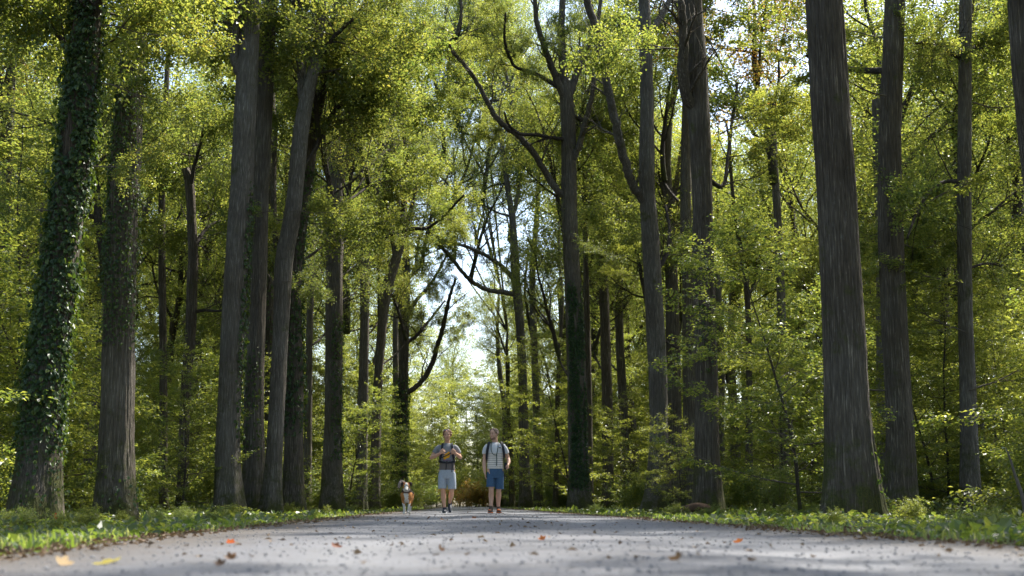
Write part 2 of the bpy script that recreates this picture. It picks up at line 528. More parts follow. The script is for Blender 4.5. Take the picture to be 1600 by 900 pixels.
class Grower:
    def __init__(s, seed):
        s.r = np.random.default_rng(seed); s.br = []; s.tw = []

    def path(s, p, d, L, seg, wig, up):
        n = max(3, int(L / seg)); P = [np.array(p, float)]; d = unit(d)
        for i in range(n):
            d = unit(d + s.r.normal(0, wig, 3) + np.array([0, 0, up]))
            P.append(P[-1] + d * (L / n))
        return np.array(P)

    def grow(s, p, d, L, rad, lvl, spec):
        sp = spec[lvl]
        P = s.path(p, d, L, sp['seg'], sp['wig'], sp['up'])
        rr = np.linspace(rad, rad * sp.get('tip', .25), len(P))
        s.br.append((P, rr, sp['n']))
        if lvl == len(spec) - 1:
            s.tw.append(P); return
        k = int(sp['kids'] * s.r.uniform(.8, 1.2) + .5)
        ph = s.r.uniform(0, 6.28)
        for c in range(k):
            t = sp['from'] + (1 - sp['from']) * (c + s.r.uniform(.1, .9)) / k
            f = t * (len(P) - 1); i = min(int(f), len(P) - 2); q = P[i] + (P[i + 1] - P[i]) * (f - i)
            dd = unit(P[i + 1] - P[i])
            perp = unit(np.cross(dd, [0.3, 0.2, 1.0] if abs(dd[2]) < .95 else [1.0, 0, 0]))
            if sp.get('flat'):
                az = (0 if c % 2 else PI) + s.r.normal(0, .35)
            else:
                az = ph + c * 2.4 + s.r.normal(0, .3)
            ax = rot_about(perp, dd, az + (PI / 2 if sp.get('flat') else 0))
            nd = rot_about(dd, ax, R(sp['ang'] * s.r.uniform(.75, 1.25)))
            ln = sp['len'] * s.r.uniform(.7, 1.25) * (1 - sp.get('taper', .4) * t)
            if sp.get('flat'): nd = unit(nd * np.array([1, 1, .45]))
            s.grow(q, nd, ln, max(rad * (1 - .7 * t) * sp.get('rk', .6), .006), lvl + 1, spec)
        s.grow(P[-1], P[-1] - P[-2], spec[lvl + 1].get('own', sp['len'] * .7), rr[-1], lvl + 1, spec)

    def leafy(s, per, spread, size, planar, wr=.72, droop=.15):
        Ps, As, Ns = [], [], []
        for P in s.tw:
            n = max(2, int(per * s.r.uniform(.6, 1.4)))
            t = s.r.uniform(0, len(P) - 1.001, n); i = t.astype(int); q = P[i] + (P[i + 1] - P[i]) * (t - i)[:, None]
            d = unit(P[-1] - P[0])
            if planar:
                h = unit(np.cross(d, [0, 0, 1.0]))
                sgn = s.r.choice([-1, 1], n)[:, None]
                a = d[None] * s.r.uniform(.2, 1.0, (n, 1)) + h[None] * sgn * s.r.uniform(.4, 1.0, (n, 1)) + s.r.normal(0, .18, (n, 3))
                q = q + unit(a) * s.r.uniform(0, spread, (n, 1)) + s.r.normal(0, .03, (n, 3))
                nn = np.array([0, 0, 1.0]) + s.r.normal(0, .33, (n, 3)); a[:, 2] -= droop
            else:
                a = s.r.normal(0, 1, (n, 3)) * np.array([1, 1, .45]) + d[None] * .5; a[:, 2] -= droop
                q = q + unit(s.r.normal(0, 1, (n, 3))) * (spread * s.r.uniform(.05, 1, (n, 1)) ** .6)
                nn = np.array([0, 0, 1.0]) + s.r.normal(0, .55, (n, 3))
            Ps.append(q); As.append(a); Ns.append(nn)
        P = np.concatenate(Ps); A = np.concatenate(As); Nn = np.concatenate(Ns)
        L = size * s.r.uniform(.65, 1.25, len(P))
        return P, A, Nn, L, L * wr

    def build(s, name, bark, leaf, per, spread, size, planar, shape='kite', minr=0.0):
        acc = Acc()
        for P, rr, n in s.br:
            if rr[0] < minr: continue
            add_tube(acc, P, np.maximum(rr, .0035), n, 0)
        P, A, Nn, L, Wd = s.leafy(per, spread, size, planar)
        V, Fc = leaves(P, A, Nn, L, Wd, .22, shape)
        acc.add(V, Fc, 1)
        return acc.mesh(name, [bark, leaf])


def oak_crown(seed, leaf, H=9.0, size=.125, per=34, open_=1.0, spread=.36):
    g = Grower(seed)
    spec = [dict(n=8, seg=1.0, wig=.08, up=.02, kids=9, len=5.4 * open_, ang=52, rk=.55, taper=.35, tip=.35, **{'from': .12}),
            dict(n=6, seg=.55, wig=.12, up=.05, kids=7, len=2.4, ang=48, taper=.3, **{'from': .2}),
            dict(n=4, seg=.4, wig=.16, up=.02, kids=5, len=1.15, ang=52, taper=.2, own=1.8, **{'from': .15}),
            dict(n=3, seg=.3, wig=.2, up=.0, own=.9)]
    g.grow((0, 0, -.3), (0.02, 0, 1), H, .2, 0, spec)
    return g.build('crown', M_LIMB, leaf, per, spread, size, False, minr=.0068)


def bough(seed, leaf, planar, size=.10, L=3.2, per=46):
    g = Grower(seed)
    spec = [dict(n=6, seg=.4, wig=.12, up=.01, kids=9, len=1.5, ang=50, taper=.5, flat=planar, tip=.3, **{'from': .15}),
            dict(n=4, seg=.3, wig=.12, up=.0, kids=5, len=.7, ang=45, taper=.3, flat=planar, **{'from': .2}),
            dict(n=3, seg=.25, wig=.1, up=.0, own=.6)]
    g.grow((0, 0, 0), (1, 0, .12), L, .03, 0, spec)
    return g.build('leafy_branch', M_TWIG, leaf, per, .16 if planar else .3, size, planar, 'oval')


def beech_sapling(seed, leaf, H=7.0, size=.088, per=17, kids=26):
    g = Grower(seed)
    spec = [dict(n=7, seg=.5, wig=.05, up=.02, kids=kids, len=2.7, ang=74, rk=.45, taper=.45, tip=.15, **{'from': .1}),
            dict(n=4, seg=.35, wig=.10, up=.015, kids=9, len=1.0, ang=48, taper=.5, flat=True, own=1.0, **{'from': .12}),
            dict(n=3, seg=.25, wig=.08, up=-.01, kids=3, len=.45, ang=42, flat=True, own=.5, **{'from': .2}),
            dict(n=3, seg=.2, wig=.05, up=-.01, own=.35)]
    g.grow((0, 0, -.2), (0.03, 0.02, 1), H, .055, 0, spec)
    acc = Acc(); P, rr, n = g.br[0]; add_tube(acc, P, rr, 8, 0)
    stem = acc.mesh('stem', [M_LIMB])
    g.br = g.br[1:]
    return stem, g.build('foliage', M_TWIG, leaf, per, .10, size, True, minr=.009)


def shrub(seed, leaf, size=.07, per=16):
    g = Grower(seed)
    acc = Acc()
    spec = [dict(n=4, seg=.25, wig=.12, up=.0, kids=7, len=.65, ang=50, taper=.4, tip=.3, **{'from': .2}),
            dict(n=3, seg=.2, wig=.15, up=.0, kids=3, len=.35, ang=48, own=.5, **{'from': .25}),
            dict(n=3, seg=.15, wig=.1, up=-.02, own=.25)]
    for k in range(11):
        a = g.r.uniform(0, 6.28); t = g.r.uniform(.05, .9)
        g.grow((g.r.normal(0, .12), g.r.normal(0, .12), -.05), (math.cos(a) * t, math.sin(a) * t, 1), g.r.uniform(.8, 1.7), .012, 0, spec)
    for P, rr, n in g.br[:]:
        if rr[0] >= .01: add_tube(acc, P, rr, n, 0)
    stem = acc.mesh('stem', [M_TWIG])
    g.br = []
    P, A, Nn, L, Wd = g.leafy(per, .12, size, False)
    acc = Acc(); V, Fc = leaves(P, A, Nn, L, Wd, .22); acc.add(V, Fc, 0)
    return stem, acc.mesh('foliage', [leaf])


CROWNS = [oak_crown(11, M_OAK), oak_crown(12, M_OAK, 10.5), oak_crown(13, M_OAK, 8.0, open_=1.15), oak_crown(14, M_BEECH, 10, .12)]
AIRY = [oak_crown(16, M_OAK, 9.0, .12, 24, 1.1, .36), oak_crown(17, M_OAK, 8.0, .115, 26, 1.1, .36)]
CROWN_AUT = oak_crown(15, M_AUTUMN, 8.5, .13, 26)
BOUGHS = [bough(21, M_OAK, False), bough(22, M_OAK, False, .11, 3.6), bough(23, M_OAK, False, .10, 2.6)]
BBOUGHS = [bough(24, M_BEECH, True, .085), bough(25, M_BEECH, True, .085, 3.8), bough(26, M_BEECH, True, .085, 2.6)]
ABOUGH = bough(27, M_AUTUMN, False, .10, 2.6)
SAPS = [beech_sapling(31, M_BEECH), beech_sapling(32, M_BEECH, 8.5, kids=30), beech_sapling(33, M_BEECH, 5.5, kids=22), beech_sapling(34, M_BEECH, 9.5, kids=32, per=15)]
SAP_AUT = beech_sapling(35, M_AUTUMN, 4.5, kids=20)
SHRUBS = [shrub(41, M_HERB), shrub(42, M_HERB, .06), shrub(43, M_BEECH, .075)]
SHRUB_AUT = shrub(44, M_AUTUMN, .075, 20)
tot = sum(len(m.polygons) for m in CROWNS + [CROWN_AUT, ABOUGH] + BOUGHS + BBOUGHS) + sum(len(a.polygons) + len(b.polygons) for a, b in SAPS + SHRUBS + [SAP_AUT])
print('foliage polys', tot)


# ------------------------------------------------------------------ trunks
def trunk_mesh(P, rad, bark, n=40, k=8, depth=.012, ridges=30, flare=.55, flare_h=.75, seed=0, z0=0.0, lobes=5):
    """P: control points relative to the base, rad: radii"""
    Q = catmull(np.column_stack([P, np.asarray(rad)[:, None]]), k)
    C, rr = Q[:, :3], Q[:, 3]
    # extra rings near the ground
    lens = np.concatenate([[0], np.cumsum(np.linalg.norm(np.diff(C, axis=0), axis=1))])
    m = max(len(C), int(lens[-1] / .35))
    t = np.concatenate([np.linspace(0, 1.6, 16, endpoint=False), np.linspace(1.6, lens[-1], m)]) if lens[-1] > 3 else np.linspace(0, lens[-1], m)
    if k >= 14: t = np.concatenate([np.linspace(0, 1.6, 30, endpoint=False), np.linspace(1.6, lens[-1], int(lens[-1] / .06))])
    C = np.stack([np.interp(t, lens, C[:, q]) for q in range(3)], 1); rr = np.interp(t, lens, rr)
    a = np.arange(n) * 2 * PI / n
    aa = a[None, :]; zz = t[:, None]
    ca, sa = np.cos(aa), np.sin(aa)
    fl = np.exp(-np.maximum(zz - .05, 0) / flare_h)
    lob = 1 + .38 * np.cos(lobes * aa + seed * 1.7 + .5 * np.sin(aa * 2 + seed))
    d = rr[:, None] * 1.25 * flare * fl * lob
    d = d + rr[:, None] * .22 * (fbm(ca * 1.3 + seed * 3.1, sa * 1.3 + 5, zz * .55, 2))
    # bark: long furrows that wander a little as they climb
    wx = .22 * fbm(ca * 2 + 9, sa * 2 + seed, zz * .9, 2)
    rk = ridges / (2 * PI)
    nz = vnoise(ca * rk + wx * 4 + seed * 5.3, sa * rk + wx * 4, zz * .8)
    nz2 = vnoise(ca * rk * 2.1 + seed, sa * rk * 2.1 + 3, zz * 4.5)
    d = d + depth * (1 - 2 * np.abs(2 * nz - 1)) + depth * .5 * (nz2 - .5) * 2
    acc = Acc()
    add_tube(acc, C, rr, n, 0, d)
    return acc.mesh('trunk', [bark]), C, rr


def ivy_mesh(C, rr, dens, size, z0, z1, seed, arc=(0, 6.2832), thick=.10, extra=1.25, base=(0, 0, 0)):
    """leaves lying over each other on the trunk between heights z0 and z1 (relative)"""
    r = np.random.default_rng(seed)
    lens = C[:, 2]
    area = (z1 - z0) * np.mean(rr) * (arc[1] - arc[0])
    n = int(area * dens)
    z = r.uniform(z0, z1, n); a = r.uniform(arc[0], arc[1], n)
    keep = .8 * vnoise(np.cos(a) * 2.2 + seed, np.sin(a) * 2.2 + 2, z * 1.1) + .5 * vnoise(np.cos(a) * 6, np.sin(a) * 6 + seed, z * 3.1) > .46 + .25 * ((z - z0) / max(z1 - z0, .1)) * (extra - 1)
    edge = np.minimum((z - z0), (z1 - z)) / .6
    keep &= r.random(n) < np.clip(edge + .2, 0, 1)
    z, a = z[keep], a[keep]; n = len(z)
    cx = np.interp(z, lens, C[:, 0]); cyy = np.interp(z, lens, C[:, 1]); rad = np.interp(z, lens, rr)
    o = np.stack([np.cos(a), np.sin(a), 0 * a], 1)
    fl = rad * .75 * np.exp(-np.maximum(z, 0) / .55)
    P = np.stack([cx, cyy, z], 1) + o * (rad + fl + .015 + thick * r.random(n) ** 1.8)[:, None]
    A = np.array([0, 0, -1.0]) + r.normal(0, .5, (n, 3)) + o * .25
    Nn = o + r.normal(0, .38, (n, 3)) + np.array([0, 0, .35])
    L = size * r.uniform(.6, 1.3, n)
    V, Fc = leaves(P, A, Nn, L, L * .85, .18, 'oval')
    me = mesh_np('ivy', V, Fc, [M_IVY])
    return me


def bough_at(parent, base, p, az, scale, kinds=BOUGHS, k=None, tilt=0.0):
    me = kinds[random.randrange(len(kinds)) if k is None else k]
    return link('leafy_branch', me, parent, loc=Vector(p) - Vector(base), rot=(random.uniform(-.25, .25), -tilt + random.uniform(-.15, .15), az), scale=scale)


def main_tree(name, label, cat, Yd, trunk, bark=None, limbs=(), crown=None, crown_scale=1.0, n=40, k=8, depth=.010, ridges=34,
              flare=.55, seed=0, ivy=None, group=None, top=None, lobes=5, boughs=(), mids=None):
    bark = bark or M_BARK
    pts = [at(x, y, Yd) for x, y, w in trunk]; rad = [w * .5 * mpp(Yd) for x, y, w in trunk]
    g0 = gz(pts[0].x, Yd)
    # the base stands on the ground under the lowest traced point
    d0 = (pts[1] - pts[0]); b = pts[0] + d0 * ((g0 - .12 - pts[0].z) / d0.z)
    pts[0] = b
    base = Vector((b.x, Yd, g0))
    if top:   # carry the trunk on above the picture
        last = pts[-1]; dirv = (pts[-1] - pts[-2]).normalized(); dirv = (dirv + Vector((0, 0, 2.0))).normalized()
        pts.append(last + dirv * top * .5); rad.append(rad[-1] * .82)
        pts.append(pts[-1] + Vector((random.uniform(-.2, .2), random.uniform(-.2, .2), 1)).normalized() * top * .5); rad.append(rad[-1] * .78)
    t = thing(name, label, cat, base, 0, group)
    P = np.array([p - base for p in pts])
    # a gentle sway towards and away from the camera
    P[:, 1] += .12 * np.sin(P[:, 2] * .35 + seed)
    P[0, 1] = 0
    me, C, rr = trunk_mesh(P, rad, bark, n, k, depth, ridges, flare, seed=seed, lobes=lobes)
    tr = link('trunk', me, t)
    for li, L in enumerate(limbs):
        dy = L.get('dy', random.uniform(-1.5, 1.5))
        q = L['p']; m_ = len(q)
        lp = []
        for i, (x, y, w) in enumerate(q):
            f = i / max(m_ - 1, 1)
            Yl = Yd + dy * f ** 1.3
            lp.append(at(x, y, Yl) - base)
        lr = [w * .5 * mpp(Yd) for x, y, w in q]
        zc = lp[0].z
        lp[0] = Vector((np.interp(zc, C[:, 2], C[:, 0]), np.interp(zc, C[:, 2], C[:, 1]), zc))
        Q = catmull(np.column_stack([np.array(lp), np.array(lr)[:, None]]), 6)
        Q[:, :3] += np.random.default_rng(seed * 31 + li).normal(0, 1, (len(Q), 3)) * (.12 * Q[:, 3:4])
        acc = Acc(); add_tube(acc, Q[:, :3], np.maximum(Q[:, 3], .012), 10 if lr[0] < .12 else 16, 0)
        rt = np.random.default_rng(seed * 17 + li); tws = Grower(seed * 7 + li)
        for i in range(9):          # side twigs that fork again
            f = rt.uniform(.15, .98); k_ = min(int(f * (len(Q) - 1)), len(Q) - 2)
            tdir = unit(Q[k_ + 1, :3] - Q[k_, :3]); ax = unit(rt.normal(0, 1, 3)); nd = unit(tdir * .5 + np.cross(tdir, ax) + np.array([0, 0, .3]))
            tws.grow(Q[k_, :3], nd, rt.uniform(.9, 2.4), max(Q[k_, 3] * rt.uniform(.22, .42), .012), 0,
                     [dict(n=5, seg=.25, wig=.16, up=.03, kids=4, len=.9, ang=48, taper=.3, **{'from': .25}), dict(n=3, seg=.25, wig=.2, up=.02, own=.6)])
        for P_, r_, n_ in tws.br: add_tube(acc, P_, np.maximum(r_, .006), n_, 0)
        lo = link('limb', acc.mesh('limb', [M_LIMB if lr[0] < .12 else bark]), t)
        nb = L.get('b', 4)
        for i in range(nb):
            f = .35 + .65 * (i + random.random()) / nb
            p = Q[min(int(f * (len(Q) - 1)), len(Q) - 1), :3] + np.array([0, 1.0, 0])
            bough_at(t, (0, 0, 0), p, random.uniform(0, 6.28), random.uniform(.7, 1.1) * L.get('bs', 1.0), tilt=.15)
    if ivy:
        for (dens, size, z0, z1, arc, thick) in ivy:
            io = link('ivy', ivy_mesh(C, rr, dens, size, z0, z1, seed + 5, arc, thick), t)
            io['kind'] = 'stuff'
    for (x, y, az, sc, kinds) in boughs:
        p = at(x, y, Yd - .2) - base
        bough_at(t, (0, 0, 0), p, az, sc, kinds)
    if Yd >= 49 and crown is not None and mids is None:
        mids = [(500, .5), (370, .62), (250, .6)] if Yd < 70 else [(400, .6), (300, .7), (200, .75), (110, .75)]
    for (py, sc) in (mids or []):      # further boughs that leave the trunk lower down
        z = at(700, py + random.uniform(-40, 40), Yd).z - g0
        i = min(int(np.searchsorted(C[:, 2], z)), len(C) - 1)
        lane = 1.0 if base.x < 0 else -1.0
        far = Yd >= 74
        kk = AIRY[random.randrange(2)] if far or random.random() < .4 else CROWNS[random.randrange(3)]
        cl = Vector((C[i, 0] + lane * (random.uniform(1.0, 4.2) if far else random.uniform(-.8, 1.3)), C[i, 1] + random.uniform(1.5, 3.2), z))
        i2 = max(0, min(int(np.searchsorted(C[:, 2], z - 1.8)), len(C) - 1)); c0 = Vector(C[i2])
        Q = catmull(np.array([list(c0) + [.11], list(c0.lerp(cl, .45) + Vector((0, 0, -.25))) + [.09], list(cl + Vector((0, 0, -.25))) + [.085], list(cl + Vector((0, 0, .4))) + [.07]]), 5)
        ac = Acc(); add_tube(ac, Q[:, :3], Q[:, 3] * (.62 * sc / .6), 8, 0); link('limb', ac.mesh('limb', [M_LIMB]), t)
        link('crown', kk, t, loc=cl,
             rot=(random.uniform(-.2, .2), random.uniform(-.2, .2), random.uniform(0, 6.28)), scale=sc * (1.15 if far else 1))
    if Yd < 62:
        for x, y, w in trunk:
            if y > 120: CLEAR.append((x, y, w, Yd))
    if crown is not None:
        for ci, cz in enumerate(crown if isinstance(crown, list) else [crown]):
            me, off, sc = cz
            zt = C[-1]
            link('crown', me, t, loc=(zt[0] + off[0], zt[1] + off[1], zt[2] + off[2]), rot=(random.uniform(-.12, .12), random.uniform(-.12, .12), random.uniform(0, 6.28)), scale=sc * crown_scale)
    return t


FULL = (0, 2 * PI)
CLEAR = []


def hides_trunk(x, y, rad, h):
    """would something of this radius and height at (x, y) stand in front of one of the traced trunks?"""
    px = 725 + x / y * F
    for (tx, ty, w, Yd) in CLEAR:
        if y < Yd + .3 and abs(px - tx) < rad * F / y + w * .5 and HOR - ty < h * F / y: return True
    return False

C0, C1, C2, C3 = CROWNS
# ------------------------------------------------------------------ the traced trees along the lane
# left row, from the left edge of the picture inwards
main_tree('oak_tree', 'massive ivy-covered oak nearest the left edge, its leaning trunk hidden by climbing ivy', 'tree', 21,
          [(54, 815, 74), (59, 700, 62), (66, 600, 55), (80, 500, 50), (94, 400, 48), (108, 300, 46), (121, 200, 45), (132, 100, 44), (142, 0, 42), (150, -130, 40)],
          M_BARK_DARK, n=150, k=14, depth=.013, ridges=52, flare=.20, seed=1, top=5,
          limbs=[dict(p=[(138, 60, 16), (160, -10, 13), (185, -90, 10), (215, -160, 7)], dy=-2, b=3),
                 dict(p=[(128, 130, 12), (95, 60, 9), (50, 10, 7), (0, -30, 5)], dy=1.5, b=5)],
          ivy=[(800, .062, 1.0, 9.4, FULL, .07), (260, .09, 1.5, 9.4, FULL, .15), (250, .06, 0.2, 2.2, FULL, .04)], crown=(C0, (0, 0, -1), 1.05),
          boughs=[(160, 130, .1, .40, BOUGHS), (145, 260, -.1, .36, BOUGHS), (160, 40, .1, .45, BOUGHS), (88, 330, 3.0, .35, BOUGHS)])
vine = None
main_tree('oak_tree', 'dark straight oak with ivy patches, second trunk from the left edge', 'tree', 25.5,
          [(180, 800, 54), (180, 700, 50), (184, 600, 48), (187, 500, 46), (191, 400, 45), (197, 300, 43), (203, 200, 42), (209, 100, 39), (213, 0, 36), (216, -100, 32)],
          M_BARK, n=150, k=14, depth=.014, ridges=46, flare=.24, seed=2, top=4, lobes=4,
          ivy=[(500, .062, 3.4, 9.8, (3.6, 6.6), .12), (330, .062, 4.6, 9.8, (1.5, 4.2), .08), (260, .065, 0.1, 1.0, (4.4, 7.4), .05)],
          crown=(C1, (0, 0, -1), 1.0),
          limbs=[dict(p=[(213, 20, 14), (235, -50, 11), (250, -120, 8)], dy=1, b=0)])
main_tree('oak_tree', 'tall grey oak with mossy foot and ivy strip, left half of a close pair', 'tree', 36,
          [(358, 800, 42), (357, 700, 35), (361, 600, 35), (366, 500, 36), (371, 400, 36), (377, 300, 35), (381, 200, 34), (386, 100, 33), (389, 0, 31), (391, -120, 28)],
          M_BARK_GREY, n=84, k=10, depth=.010, ridges=44, flare=.32, seed=3, top=5,
          limbs=[dict(p=[(378, 135, 17), (367, 95, 14), (368, 50, 12), (374, 0, 12), (368, -60, 9)], dy=-.3, b=0),
                 dict(p=[(372, 40, 10), (352, 10, 8), (325, -30, 6)], dy=.5, b=4)],
          ivy=[(300, .085, 1.8, 9.5, (5.4, 7.0), .07)], crown=(C2, (0, 0, -1), 1.0))
main_tree('oak_tree', 'straight grey oak standing just right of the mossy-footed one, right half of the pair', 'tree', 38,
          [(397, 800, 38), (397, 700, 31), (398, 600, 30), (400, 500, 29), (402, 400, 29), (405, 300, 28), (409, 200, 28), (414, 100, 28), (419, 30, 25), (428, -60, 20)],
          M_BARK, n=84, k=10, depth=.010, ridges=40, flare=.32, seed=4, top=4,
          limbs=[dict(p=[(418, 40, 15), (437, 28, 13), (455, 10, 11), (480, -20, 8)], dy=-1, b=2)],
          ivy=[(140, .08, 1.6, 5.0, (4.0, 5.6), .05)], crown=(C0, (0, 0, -1), .95))
main_tree('oak_tree', 'slender oak leaning right with knotty swellings, between the grey pair and the ivied trunk', 'tree', 37,
          [(424, 803, 27), (430, 700, 24), (434, 600, 24), (438, 520, 24), (441, 450, 26), (444, 400, 27), (453, 350, 25), (461, 290, 24), (468, 220, 25), (476, 170, 23), (490, 110, 18), (500, 60, 14), (505, 0, 10)],
          M_BARK_GREY, n=70, k=10, depth=.010, ridges=34, flare=.45, seed=5, top=3,
          limbs=[dict(p=[(474, 175, 15), (470, 120, 12), (466, 60, 9), (470, 0, 7)], dy=1, b=6),
                 dict(p=[(492, 105, 9), (520, 60, 7), (552, 30, 5)], dy=-1, b=5)],
          crown=(C1, (0, 0, -1.5), .8), mids=[(190, .45)], boughs=[(452, 330, 0, .5, BOUGHS), (440, 440, .4, .45, BOUGHS), (425, 330, 2.8, .5, BOUGHS)])
main_tree('oak_tree', 'dark oak with its lower trunk wrapped in ivy, behind the leaning slender one', 'tree', 41,
          [(458, 800, 32), (458, 700, 28), (459, 600, 28), (457, 520, 26), (459, 450, 22), (466, 380, 20), (474, 320, 20), (482, 260, 20), (490, 200, 18), (505, 140, 14), (520, 70, 10)],
          M_BARK_DARK, n=64, k=9, depth=.010, ridges=34, flare=.35, seed=6, top=3,
          limbs=[dict(p=[(458, 500, 14), (440, 440, 12), (430, 360, 10), (428, 280, 8), (432, 180, 7)], dy=2, b=3),
                 dict(p=[(484, 250, 11), (507, 200, 9), (530, 165, 7), (560, 150, 5)], dy=-2, b=4)],
          ivy=[(340, .10, 2.5, 7.2, FULL, .12), (220, .09, 7.0, 11.5, FULL, .1)], crown=(C2, (0, 0, -1.5), .8), mids=[(300, .5), (140, .5)])
main_tree('oak_tree', 'broad dark oak with forking crown, first trunk right of the left-hand cluster', 'tree', 51,
          [(518, 797, 34), (519, 700, 27), (521, 600, 26), (522, 500, 26), (523, 400, 25), (523, 300, 25), (522, 230, 24), (526, 170, 20), (532, 100, 15), (545, 30, 11)],
          M_BARK, n=64, k=9, depth=.012, ridges=34, flare=.32, seed=7, top=3,
          limbs=[dict(p=[(525, 300, 16), (545, 240, 14), (557, 190, 12), (575, 130, 10), (590, 60, 9), (602, 0, 8)], dy=-2, b=5),
                 dict(p=[(520, 260, 13), (508, 200, 11), (498, 140, 9), (500, 80, 7)], dy=2, b=5),
                 dict(p=[(560, 180, 9), (600, 120, 8), (640, 86, 7), (688, 73, 6), (714, 58, 5), (721, 20, 4), (717, -30, 3)], dy=-4, b=5, bs=.7),
                 dict(p=[(549, 230, 10), (562, 190, 8), (568, 165, 7)], dy=1, b=2)],
          ivy=[(180, .1, 2.0, 8.0, (4.6, 6.6), .06)], crown=(C0, (-.5, 0, -2), .8))
main_tree('oak_tree', 'thin straight oak, third trunk from the left-hand cluster towards the dog', 'tree', 64,
          [(564, 796, 18), (566, 700, 16), (568, 600, 15), (570, 500, 14), (570, 430, 14), (571, 400, 15), (570, 330, 11), (560, 250, 9), (556, 170, 7)],
          M_BARK_GREY, n=36, depth=.01, ridges=24, flare=.3, seed=8, top=3,
          limbs=[dict(p=[(571, 400, 12), (583, 350, 10), (590, 290, 9), (600, 220, 7), (625, 160, 5)], dy=-1, b=6),
                 dict(p=[(571, 395, 7), (600, 372, 6), (640, 358, 6), (668, 356, 5), (690, 340, 4), (725, 305, 3)], dy=-5, b=5, bs=.6)],
          crown=(C1, (0, 0, -2), .75))
main_tree('oak_tree', 'slim curving oak, the one just left of the dog that leans towards the lane', 'tree', 66,
          [(585, 796, 18), (587, 700, 15), (590, 620, 14), (594, 550, 14), (600, 480, 15), (607, 440, 17), (618, 405, 15), (628, 370, 12), (630, 320, 9), (634, 250, 7)],
          M_BARK, n=36, depth=.01, ridges=24, flare=.3, seed=9, top=3,
          limbs=[dict(p=[(618, 402, 10), (612, 360, 9), (604, 320, 7), (600, 280, 5)], dy=2, b=5),
                 dict(p=[(626, 375, 9), (642, 330, 7), (655, 280, 5), (680, 240, 4)], dy=-1, b=5)],
          crown=(C2, (0, 0, -2), .7))
main_tree('oak_tree', 'ivy-darkened oak directly behind the dog with a long limb curving up to the right', 'tree', 78,
          [(624, 797, 20), (627, 700, 18), (630, 600, 16), (632, 520, 14), (634, 450, 13), (634, 400, 11), (632, 330, 9), (636, 250, 7)],
          M_BARK_DARK, n=36, depth=.01, ridges=22, flare=.3, seed=10, top=3,
          limbs=[dict(p=[(634, 618, 8), (655, 600, 8), (672, 576, 8), (682, 545, 7), (691, 515, 7), (697, 490, 6), (703, 462, 5), (712, 435, 4)], dy=-2, b=4, bs=.55),
                 dict(p=[(636, 500, 7), (650, 470, 6), (668, 450, 5), (684, 425, 4), (700, 395, 3)], dy=2, b=5, bs=.8),
                 dict(p=[(634, 540, 6), (655, 520, 5), (675, 495, 4), (695, 470, 3)], dy=3, b=5, bs=.8)],
          ivy=[(200, .13, .2, 8, FULL, .1)], crown=(C0, (0, 0, -2), .7))
main_tree('oak_tree', 'distant thin trunk to the left of the ivied oak behind the dog', 'tree', 92,
          [(614, 797, 11), (616, 700, 10), (618, 600, 9), (618, 500, 8), (622, 420, 7), (630, 340, 5)],
          M_BARK, n=24, depth=.01, ridges=16, flare=.3, seed=11, top=3, crown=(C1, (0, 0, -4), .8))

# right row, from the lane outwards
main_tree('oak_tree', 'straight oak right of the two hikers, nearest trunk to the man in the striped shirt', 'tree', 76,
          [(821, 797, 18), (819, 700, 15), (817, 600, 14), (812, 500, 13), (806, 440, 14), (804, 400, 13), (800, 340, 10), (790, 270, 8), (782, 200, 6)],
          M_BARK, n=40, depth=.01, ridges=24, flare=.28, seed=12, top=3,
          limbs=[dict(p=[(806, 462, 8), (785, 456, 8), (762, 453, 7), (742, 443, 7), (722, 425, 6), (705, 402, 6), (688, 385, 5), (676, 371, 5), (671, 352, 4)], dy=-5, b=4, bs=.55),
                 dict(p=[(803, 440, 9), (793, 425, 8), (780, 413, 7), (758, 398, 6), (735, 388, 5), (700, 376, 4), (680, 368, 3)], dy=-3, b=4, bs=.6),
                 dict(p=[(800, 345, 7), (812, 280, 6), (805, 230, 5), (820, 180, 4)], dy=2, b=6)],
          crown=(C2, (0.5, 0, -2), .75))
main_tree('oak_tree', 'slim trunk of two-tone bark just right of the oak beside the hikers', 'tree', 84,
          [(841, 795, 13), (840, 700, 12), (837, 600, 11), (833, 500, 10), (832, 430, 10), (838, 350, 8), (842, 270, 6)],
          M_BARK_GREY, n=28, depth=.01, ridges=18, flare=.3, seed=13, top=3, crown=(C0, (0, 0, -3), .7),
          limbs=[dict(p=[(835, 540, 5), (826, 500, 5), (820, 450, 4), (826, 390, 3)], dy=1, b=3)])
main_tree('oak_tree', 'spindly dark stem between the slim trunk and the big forked oak', 'tree', 70,
          [(868, 780, 8), (870, 700, 7), (871, 620, 7), (873, 560, 6), (878, 480, 5), (874, 400, 4)],
          M_BARK_DARK, n=20, depth=.005, ridges=12, flare=.25, seed=14, top=2, boughs=[(872, 620, 1, .8, BBOUGHS), (873, 540, 2, .8, BBOUGHS)])
